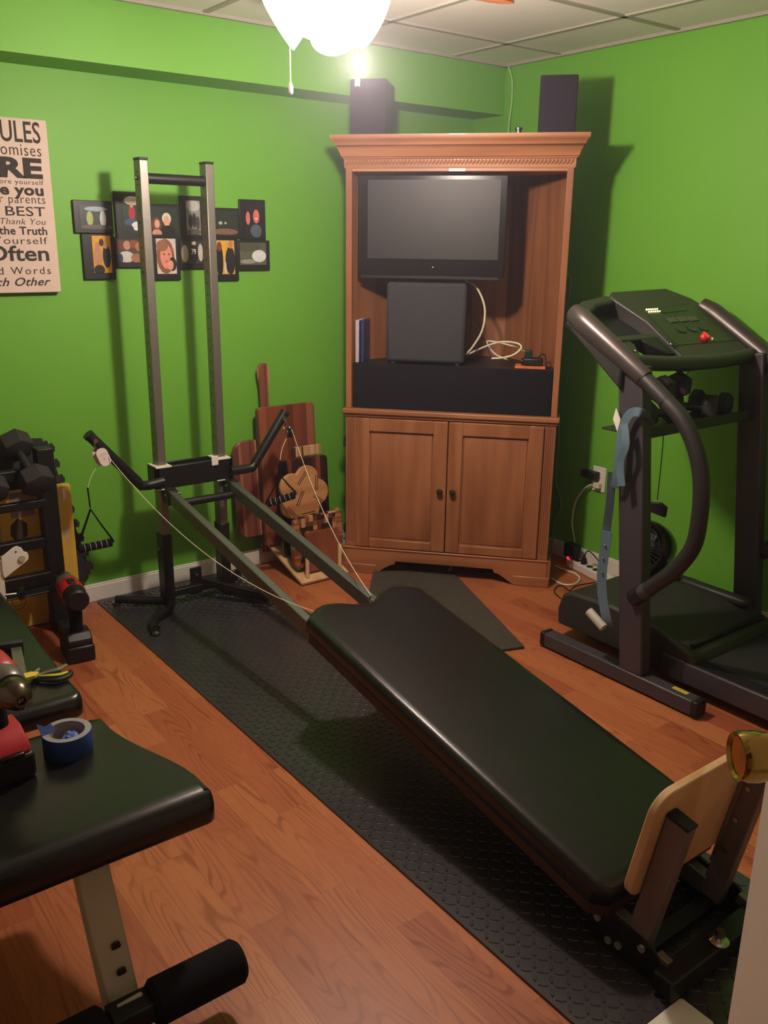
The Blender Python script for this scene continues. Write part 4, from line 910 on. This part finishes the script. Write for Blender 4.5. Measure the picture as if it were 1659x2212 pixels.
for q in ((1306, 1178), (1302, 1206), (1300, 1236), (1340, 995), (1343, 932)):
    b = bm_(); bmesh.ops.create_uvsphere(b, u_segments=8, v_segments=6, radius=.004, matrix=Matrix.Translation(bx(q[0], q[1], .025))); obj('snap_stud', b, M_chrome, band)
b = bm_(); cyl(b, bx(1272, 1320, .03), bx(1304, 1356, .03), .016, 16); obj('end_bar', b, plain('pale_foam_bar', '#b9b8ab', .5), band, label='pale grey end bar')
b = bm_(); p = bx(1330, 900, -.005); prism(b, [(0, .03), (.022, -.005), (.015, -.05), (-.008, -.01)], 0, .003, Matrix.Translation(p) @ frame_m((0, 0, 0), (0, -1, 0), (0, 0, 1), (-1, 0, 0)))
tag(obj('paper_tag', b, M_wht), 'small white paper tag poking out behind the treadmill upright', 'tag')
b = bm_(); box(b, -.8625, -.8585, -1.715, -1.672, .925, 1.03); 
hr = thing('heart_rate_strap', 'black clip strap hanging on a thin cord below the treadmill console', 'strap', (-.5, -1.6, .5)); b.free()
s1_ = PX(1425, 1075, -.5); 
b = bm_(); tube(b, [PX(1510, 772, -.45), PX(1475, 820, -.48), PX(1438, 860, -.5), PX(1432, 960, -.5), PX(1420, 1080, -.5)], .002, 6, 5); obj('cord', b, M_blk, hr)
b = bm_(); prism(b, [(-.075, -.018), (.055, -.03), (.058, .01), (.03, .022), (-.02, .012), (-.075, .018)], 0, .015, Matrix.Translation(PX(1415, 1093, -.5)) @ frame_m((0, 0, 0), (0, -1, 0), (0, 0, 1), (-1, 0, 0))); obj('clip', b, M_blk, hr, bev=.004)
fn = thing('desk_fan', 'round black air circulator fan on the treadmill motor hood', 'fan', (-.33, -1.55, .23))
fc = Vector((-.36, -1.53, .335)); fa = Vector((-.90, .06, .24)).normalized(); FMx2 = axis_m(fc, fa)
b = bm_(); lathe(b, [(.0, -.115), (.035, -.11), (.068, -.085), (.09, -.045), (.103, .0), (.106, .03), (.100, .042), (.088, .038), (.090, .0), (.06, -.045), (.0, -.055)], FMx2, 40, False); fs = obj('shroud', b, M_blkg, fn)
b = bm_(); lathe(b, [(.0, -.02), (.025, -.02), (.022, .0), (.0, .008)], FMx2, 20, False); obj('hub', b, M_blk, fn)
for k in range(3):
    M = FMx2 @ Matrix.Rotation(2*PI*k/3, 4, 'Z') @ Matrix.Translation((.048, 0, -.008)) @ Matrix.Rotation(math.radians(28), 4, 'X'); obj('blade', prism(bm_(), rrect(-.028, .032, -.03, .03, .02), -.0015, .0015, M), plain('smoky_blade', '#2a2e2a', .3), fn)
b = bm_()
for k in range(28):
    a = 2*PI*k/28; p0 = FMx2 @ Vector((.022*math.cos(a), .022*math.sin(a), .036)); p1 = FMx2 @ Vector((.094*math.cos(a+.35), .094*math.sin(a+.35), .038)); tube(b, [p0, p1], .0013, 5)
for r in (.022, .05, .075): tube(b, [FMx2 @ Vector((r*math.cos(a), r*math.sin(a), .037)) for a in [2*PI*k/24 for k in range(25)]], .0014, 5)
obj('grille', b, M_blk, fn)
b = bm_(); lathe(b, [(.07, .226), (.07, .236), (.03, .244), (.02, .262)], Matrix.Translation((fc.x+.02, fc.y+.01, 0)), 24); obj('base', b, M_blk, fn)

# ------------------------------------------------------------------ dumbbell rack and what leans behind it
RK = thing('dumbbell_rack', 'black steel dumbbell rack against the left wall', 'rack', (-2.45, -.22, 0))
ry = -.205
px_ = PY(106, 1100, ry).x
b = box(bm_(), px_-.031, px_+.031, ry-.025, ry+.035, .0, .735); obj('post', b, M_steelb, RK, bev=.004)
b = box(bm_(), px_-.031-.62, px_+.031-.62, ry-.025, ry+.035, .0, .735); obj('post', b, M_steelb, RK, bev=.004)
for z0, z1, dy in ((.352, .392, .0), (.215, .262, -.03), (.62, .66, .02)):
    b = box(bm_(), px_-.60, px_-.03, ry-.02+dy, ry+.02+dy, z0, z1); obj('shelf_rail', b, M_steelb, RK, bev=.003)
b = box(bm_(), px_-.60, px_-.03, ry-.115, ry-.03, .205, .212); obj('lower_shelf', b, M_steelb, RK, bev=.002)
b = box(bm_(), px_-.60, px_-.03, ry-.085, ry-.055, .53, .56); obj('shelf_rail', b, M_steelb, RK, bev=.003)
for x in (px_, px_-.62): 
    b = bm_(); beam(b, (x, ry+.065, .022), (x, ry-.16, .022), .05, .044); obj('base_foot', b, M_steelb, RK, bev=.004)
b = prism(bm_(), [(0, 0), (.03, 0), (.03, .03), (.018, .045), (.012, .075), (.004, .045)], 0, .02, Matrix.Translation((px_-.085, ry+.02, .66)) @ frame_m((0, 0, 0), (1, 0, 0), (0, 0, 1), (0, -1, 0))); obj('hook', b, M_steelb, RK)
RG = 'hex dumbbells on the black rack'
def D2(label, h0, h1, r):
    a = Vector(h0); c = Vector(h1); dumb('hex_dumbbell', label, (a+c)/2, c-a, (c-a).length*1.27, r, RG)
dA = PY(30, 958, -.15); dB = PY(80, 1042, -.31)
D2('large black hex dumbbell on the top of the rack nearest the corner post', dA, dB, .062)
D2('black hex dumbbell beside the largest one, cut off by the left edge of the photo', dA+Vector((-.15, 0, -.01)), dB+Vector((-.155, .0, -.01)), .058)
# yellow carton
yc = thing('yellow_carton', 'tall yellow carton with grey photos printed on it, standing behind the dumbbell rack', 'carton', (-2.4, -.1, 0))
y1x = PY(151, 1046, -.12); b = box(bm_(), -2.72, y1x.x, -.125, -.085, .004, y1x.z); cb_ = obj('box_body', b, M_yel, yc, bev=.003)
def yl(name, q0, q1, mat, lab=None):
    a = PY(*q0, -.1262); c = PY(*q1, -.1262); b = box(bm_(), min(a.x, c.x), max(a.x, c.x), -.1262, -.1252, min(a.z, c.z), max(a.z, c.z)); return obj(name, b, mat, cb_, label=lab)
yl('printed_photo', (18, 1066), (76, 1112), plain('grey_print', '#8e8078', .5, var=.4, scale=30)); yl('printed_photo', (84, 1066), (108, 1160), plain('grey_print2', '#a79c92', .5, var=.5, scale=20))
yl('printed_photo', (-20, 1066), (6, 1180), plain('grey_print2', '#a79c92', .5)); yl('barcode_label', (134, 1056), (142, 1078), M_wht); yl('pale_label', (140, 1138), (149, 1165), plain('pale_print', '#c8b8a8', .5))
a = PY(41, 1143, -.1265); b = prism(bm_(), [(.0, .045), (.032, .018), (.03, -.03), (.01, -.042), (-.02, -.04), (-.033, -.02), (-.028, .018)], 0, .0012, Matrix.Translation((a.x, -.1254, a.z)) @ frame_m((0, 0, 0), (1, 0, 0), (0, 0, 1), (0, -1, 0))); obj('brown_emblem', b, plain('brown_print', '#4a3a30', .6), cb_)
a = PY(24, 1279, -.127); c = PY(24, 1259, -.127); b = text_bm('HIGH', .02); tw = .042
for v in b.verts: v.co = Vector((a.x+.004-v.co.y*.016, -.1256, a.z+v.co.x*.018))
obj('lettering', b, plain('print_dark', '#40351a', .6), cb_)
a = PY(37, 1300, -.127); b = bm_()
for r in (.034, .020): tube(b, [(a.x+r*math.cos(t_), -.1254, a.z+r*math.sin(t_)) for t_ in [2*PI*k/30 for k in range(31)]], .0012, 5)
obj('round_stamp', b, plain('print_dark', '#40351a', .6), cb_)
# puzzle mats leaning on the wall
def puzzle(w_, h_, n=9):
    pts = []
    def edge(p, q, k):
        p = Vector(p); q = Vector(q); d = (q-p); L = d.length; d.normalize(); nn = Vector((d.y, -d.x)); st = L/k
        for i in range(k):
            o = p+d*st*i
            pts.extend([o, o+d*st*.30, o+d*st*.22+nn*.014, o+d*st*.5+nn*.021, o+d*st*.78+nn*.014, o+d*st*.70])
    edge((0, 0), (w_, 0), n); edge((w_, 0), (w_, h_), n); edge((w_, h_), (0, h_), n); edge((0, h_), (0, 0), n)
    return [(p.x, p.y) for p in pts]
for i, (ox, oy, an, lb) in enumerate(((-2.048, -.045, 13, 'dark grey puzzle-edged rubber tile leaning on the wall, front of the pair'), (-2.04, -.022, 12, 'dark grey puzzle-edged rubber tile leaning on the wall, back of the pair'))):
    M = Matrix.Translation((ox, oy, .012)) @ Matrix.Rotation(math.radians(-an), 4, 'Y') @ frame_m((0, 0, 0), (-1, 0, 0), (0, 0, 1), (0, 1, 0)) 
    M = Matrix.Translation((ox, oy, .0)) @ Matrix.Rotation(math.radians(-an), 4, 'Y') @ Matrix.Translation((-.61, 0, .028+.61*math.sin(math.radians(an)))) @ frame_m((0, 0, 0), (1, 0, 0), (0, 0, 1), (0, -1, 0))
    b = prism(bm_(), puzzle(.58, .60), 0, .012, M); zmin = min(v.co.z for v in b.verts)
    for v in b.verts: v.co.z += .001-zmin
    tag(obj('rubber_tile', b, M_rub, bev=.001), lb, 'floor tile', 'puzzle tiles leaning on the left wall')

# ------------------------------------------------------------------ weight bench
WB = thing('weight_bench', 'weight bench with black vinyl pads and beige steel frame in the left foreground', 'weight bench', (-2.83, -1.6, 0))
zt = .435
A0 = PZ(470, 1722, zt-.012); A1 = PZ(215, 1545, zt-.01); 
xr0, xr1 = A0.x, A1.x; yf, yb = A0.y, A1.y; xc = -2.825
def seatpoly(xa, xb, ya, yb_, ra=.022, rb=.03, flare=0.):
    R_ = [(xa-ra+ra*math.cos(math.radians(a)), ya+ra+ra*math.sin(math.radians(a))) for a in range(-90, 1, 15)]
    if flare:
        y0_, y1_ = ya+.06, yb_-.05
        for k in range(1, 12):
            t = k/12; sm = t*t*(3-2*t); R_.append((xa+(xb-xa)*sm, y0_+(y1_-y0_)*t))
    R_ += [(xb-rb+rb*math.cos(math.radians(a)), yb_-rb+rb*math.sin(math.radians(a))) for a in range(0, 91, 15)]
    return R_ + [(2*xc-x, y) for x, y in R_[::-1]]
b = pad_mesh(seatpoly(xr0, xr1-.0, yf, yb, .022, .03, 1), zt-.068, zt, Matrix(), .034, .3); obj('seat_pad', b, M_vinyl2, WB, label='black vinyl seat pad')
B0 = PZ(176, 1512, zt-.015); ybk = -.62
b = pad_mesh(seatpoly(B0.x+.01, -2.625, B0.y, ybk, .03, .03, 1), zt-.060, zt-.005, Matrix(), .026, .4); bkp = obj('back_pad', b, M_vinyl2, WB, label='black vinyl back pad')
b = bm_(); box(b, xc-.03, xc+.03, yf+.10, ybk+.05, zt-.125, zt-.07); obj('main_beam', b, M_bench, WB, bev=.004)
xl_ = -2.815
b = bm_(); beam(b, (xl_, yf+.085, zt-.068), (xl_+.004, -2.205, .055), .062, .045, (0, 1, 0)); lg = obj('front_leg', b, M_bench, WB, bev=.004)
for z in (.20, .155):
    f = (zt-.068-z)/(zt-.123); y = (yf+.085)+(-2.205-(yf+.085))*f-.004
    b = bm_(); cyl(b, (xl_+.010, y-.0262, z-.001), (xl_+.010, y-.020, z+.001), .009, 14); obj('adjustment_hole', b, plain('dark_hole', '#2a1a0c', .8), lg)
zr = .105; yr = -2.215
b = bm_(); cyl(b, (-3.02, yr-.03, zr), (-2.62, yr-.03, zr), .014, 14); obj('roller_bar', b, M_blk, WB)
for x0, x1 in ((-2.775, -2.585), (-3.05, -2.86)):
    b = bm_(); M = axis_m((x0, yr-.03, zr), (1, 0, 0)); L = x1-x0; lathe(b, [(.018, 0), (.036, .001), (.044, .010), (.044, L-.010), (.036, L-.001), (.018, L)], M, 32); obj('foam_roller', b, M_foam, WB, label='black foam roller')
obj('leg_collar', box(bm_(), xl_-.038, xl_+.046, yr-.055, yr-.0, zr-.02, zr+.022), M_blk, WB, bev=.004)
b = bm_(); beam(b, (xl_+.006, yr+.0, .12), (xl_+.012, yr-.07, .0), .05, .045, (0, 1, 0)); obj('leg_foot', b, M_bench, WB, bev=.003)
b = bm_(); cyl(b, (xc-.2, ybk+.1, .02), (xc+.2, ybk+.1, .02), .02, 14); obj('rear_foot', b, M_bench, WB)
b = bm_(); beam(b, (xc, ybk+.1, .02), (xc, ybk+.1, zt-.12), .05, .05, (0, 1, 0)); obj('rear_leg', b, M_bench, WB, bev=.003)
b = bm_(); cyl(b, (-2.615, -2.36, .02), (-3.0, -2.36, .02), .018, 14)
for v in b.verts: v.co += Vector((.0, .0, 0))
obj('front_foot', b, M_tread, WB)
wy = -.56
b = prism(bm_(), [(PY(x, y, wy).x, PY(x, y, wy).z) for x, y in ((2, 1203), (28, 1182), (36, 1179), (46, 1183), (50, 1190), (58, 1193), (61, 1200), (60, 1208), (52, 1215), (10, 1248), (5, 1240))], 0, .006, frame_m((0, wy, 0), (1, 0, 0), (0, 0, 1), (0, -1, 0)))
wbk = obj('white_bracket', b, M_white, WB, bev=.001, label='white steel bracket plate')
p = PY(47, 1206, wy-.006); b = bm_(); cyl(b, p, p+Vector((0, -.006, 0)), .011, 14); obj('bolt', b, M_bench, wbk)
p = PY(34, 1192, wy-.006); b = bm_(); cyl(b, p, p+Vector((0, -.001, 0)), .003, 8); obj('hole', b, M_blk, wbk)
p0 = PY(-4, 1212, wy+.01); p1 = PY(6, 1300, wy+.01); b = bm_(); beam(b, p0, (p1.x, wy+.01, .3), .022, .02, (0, 1, 0)); obj('white_upright', b, M_white, WB, bev=.002)
b = bm_(); beam(b, (xc, wy+.02, zt-.10), (p1.x, wy+.02, .335), .03, .03, (0, 0, 1)); obj('bracket_arm', b, M_bench, WB, bev=.002)
k0 = PY(12, 1285, wy); k1 = PY(36, 1282, wy); b = bm_(); cyl(b, k0, k1, .0035, 10); kn = obj('knob_stem', b, M_chrome, WB)
b = bm_(); d = (k1-k0).normalized(); lathe(b, [(.006, -.01), (.024, -.004), (.026, .004), (.022, .012), (.0, .014)], axis_m(k1+d*.01, d), 14, False); obj('star_knob', b, M_blkg, WB, label='black round adjustment knob')

# ------------------------------------------------------------------ tools
tp = thing('tape_roll', 'roll of blue painter tape standing on the bench seat', 'tape', (-2.75, -1.95, zt))
c = PZ(148, 1617, zt+.002); TMx = Matrix.Translation((c.x, c.y, zt-.001))
b = bm_(); lathe(b, [(.0385, 0), (.050, 0), (.051, .002), (.051, .046), (.050, .048), (.0385, .048), (.0385, 0)], TMx, 48, False); ro = obj('blue_tape', b, plain('blue_tape', '#24448a', .5, var=.08), tp)
b = bm_(); lathe(b, [(.0375, .0), (.0395, .0), (.0400, .0485), (.0375, .0485), (.0375, .0)], TMx, 48, False); obj('cardboard_core', b, plain('cardboard_core', '#a39a90', .8), tp)
b = bm_(); lathe(b, [(.040, .0482), (.0505, .0482)], TMx, 48, False); obj('paper_rim', b, plain('tape_side', '#8f9298', .7), tp)
crumple = bm_(); bmesh.ops.create_icosphere(crumple, subdivisions=3, radius=.020, matrix=TMx @ Matrix.Translation((.004, -.006, .022)))
for v in crumple.verts: v.co += Vector([random.uniform(-.004, .004) for _ in range(3)])
obj('crumpled_tape', crumple, plain('crumpled_blue', '#4a6cb8', .5), tp)
b = bm_(); prism(b, [(0, 0), (.028, .004), (.024, .022), (.01, .02), (-.006, .030)], 0, .0012, TMx @ Matrix.Translation((-.050, .004, .046)) @ Matrix.Rotation(math.radians(60), 4, 'X')); obj('torn_end', b, plain('crumpled_blue', '#4a6cb8', .5), tp)

def drill(name, label, M, black_head=False):
    "cordless drill standing on its battery; local x = forward (chuck), z = up"
    t = thing(name, label, 'drill', M @ Vector((0, 0, 0)))
    def O(nm, b, mat, par=None, bev=.003, lab=None):
        for v in b.verts: v.co = M @ v.co
        return obj(nm, b, mat, par or t, bev=bev, label=lab)
    bt = O('battery', box(bm_(), -.055, .062, -.038, .038, 0, .050), M_blk, lab='black slab battery', bev=.008)
    O('battery_label', box(bm_(), -.01, .05, -.0392, -.0382, .014, .036), plain('grey_label', '#4a4642', .5), bt, bev=0)
    O('battery_latch', box(bm_(), .045, .064, -.02, .02, .045, .056), M_blkg, bt)
    O('foot_housing', prism(bm_(), [(-.05, .05), (.058, .05), (.050, .066), (.012, .086), (-.03, .086), (-.05, .066)], -.034, .034, frame_m((0, 0, 0), (1, 0, 0), (0, 0, 1), (0, -1, 0))), M_blk if black_head else M_red, bev=.005)
    b = bm_(); tube(b, [(-.008, 0, .075), (-.012, 0, .11), (-.014, 0, .145), (-.004, 0, .17)], [.020, .018, .019, .022], 16, 5, 1.15); O('grip', b, M_foam, bev=0)
    O('trigger', box(bm_(), .008, .022, -.008, .008, .13, .162), M_red)
    b = bm_(); lathe(b, [(.0, 0), (.026, 0), (.031, .006), (.032, .05), (.033, .055), (.0, .055)], axis_m((-.075, 0, .196), (1, 0, 0)), 28, False); O('motor_cap', b, M_blk, bev=0)
    b = bm_(); lathe(b, [(.0, 0), (.0325, 0), (.035, .008), (.034, .07), (.031, .075), (.0, .075)], axis_m((-.022, 0, .196), (1, 0, 0)), 28, False); O('body', b, M_red, bev=0)
    b = bm_(); lathe(b, [(.0, 0), (.031, 0), (.033, .01), (.030, .035), (.027, .04), (.0, .04)], axis_m((.052, 0, .196), (1, 0, 0)), 28, False); O('clutch_ring', b, plain('grey_clutch', '#6f6b66', .35, metal=.4), bev=0)
    b = bm_(); lathe(b, [(.0, 0), (.024, 0), (.026, .01), (.026, .03), (.020, .045), (.012, .052), (.008, .052), (.007, .044), (.0, .040)], axis_m((.091, 0, .196), (1, 0, 0)), 28, False); O('chuck', b, plain('chuck_steel', '#6e6258', .2, metal=.95), bev=0, lab='shiny metal keyless chuck')
    O('bit_socket', box(bm_(), -.02, .02, -.010, .010, .229, .234), M_blk)
    return t
c = PZ(30, 1690, zt); M = Matrix.Translation((c.x-.002, c.y+.062, zt)) @ Matrix.Rotation(math.radians(-86), 4, 'Z') @ Matrix.Scale(1.15, 4)
drill('cordless_drill', 'red and black cordless drill with shiny chuck standing on the bench seat', M)
c = PZ(160, 1408, 0); M = Matrix.Translation((c.x+.003, c.y-.04, 0)) @ Matrix.Rotation(math.radians(84), 4, 'Z') @ Matrix.Scale(1.28, 4)
drill('cordless_drill', 'red cordless drill standing on the wood floor by the dumbbell rack', M, True)
# square and pliers on the back pad
zp = zt-.004
sq = thing('combination_square', 'steel combination square lying on the bench back pad', 'square', (-2.76, -1.4, zp))
a = PZ(34, 1396, zp+.006); c = PZ(56, 1512, zp+.006); b = bm_(); beam(b, (a.x, a.y, zp+.008), (c.x, c.y, zp+.008), .026, .002); obj('blade', b, M_steel, sq)
a = PZ(-25, 1402, zp+.012); c = PZ(50, 1390, zp+.012); b = bm_(); beam(b, (a.x, a.y, zp+.012), (c.x, c.y, zp+.012), .020, .020); obj('head', b, plain('dark_slate_metal', '#3c3c46', .4, metal=.4), sq, bev=.002)
kn_ = thing('pliers', 'pliers with black and yellow handles open on the bench back pad', 'pliers', (-2.68, -1.5, zp))
def zp_(x, y, h=.008): return PZ(x, y, zp+h)
b = bm_(); tube(b, [zp_(78, 1460), zp_(100, 1452), zp_(125, 1446), zp_(143, 1436)], [.004, .006, .008, .006], 10, 5, .6); obj('handle', b, plain('grey_green_grip', '#5c6246', .5), kn_)
b = bm_(); tube(b, [zp_(75, 1465), zp_(100, 1468), zp_(125, 1468), zp_(150, 1458), zp_(152, 1448)], [.005, .009, .010, .009, .004], 10, 5, .7); h2 = obj('handle', b, M_blk, kn_)
b = bm_(); tube(b, [zp_(84, 1460, .015), zp_(105, 1459, .018), zp_(128, 1457, .018), zp_(146, 1451, .015)], [.002, .004, .005, .003], 8, 5, .6); obj('yellow_insert', b, plain('yellow_grip', '#d8cc3c', .4), h2)
b = bm_(); a = zp_(67, 1458, .016); prism(b, [(-.018, -.014), (.006, -.014), (.02, .0), (.004, .014), (-.014, .014), (-.02, .004)], -.006, .003, Matrix.Translation(a)); obj('pivot_cover', b, plain('yellow_cover', '#e2c84a', .4), kn_, bev=.001)
b = bm_(); tube(b, [zp_(72, 1458), zp_(84, 1447)], .006, 8); obj('jaw', b, M_steel, kn_)
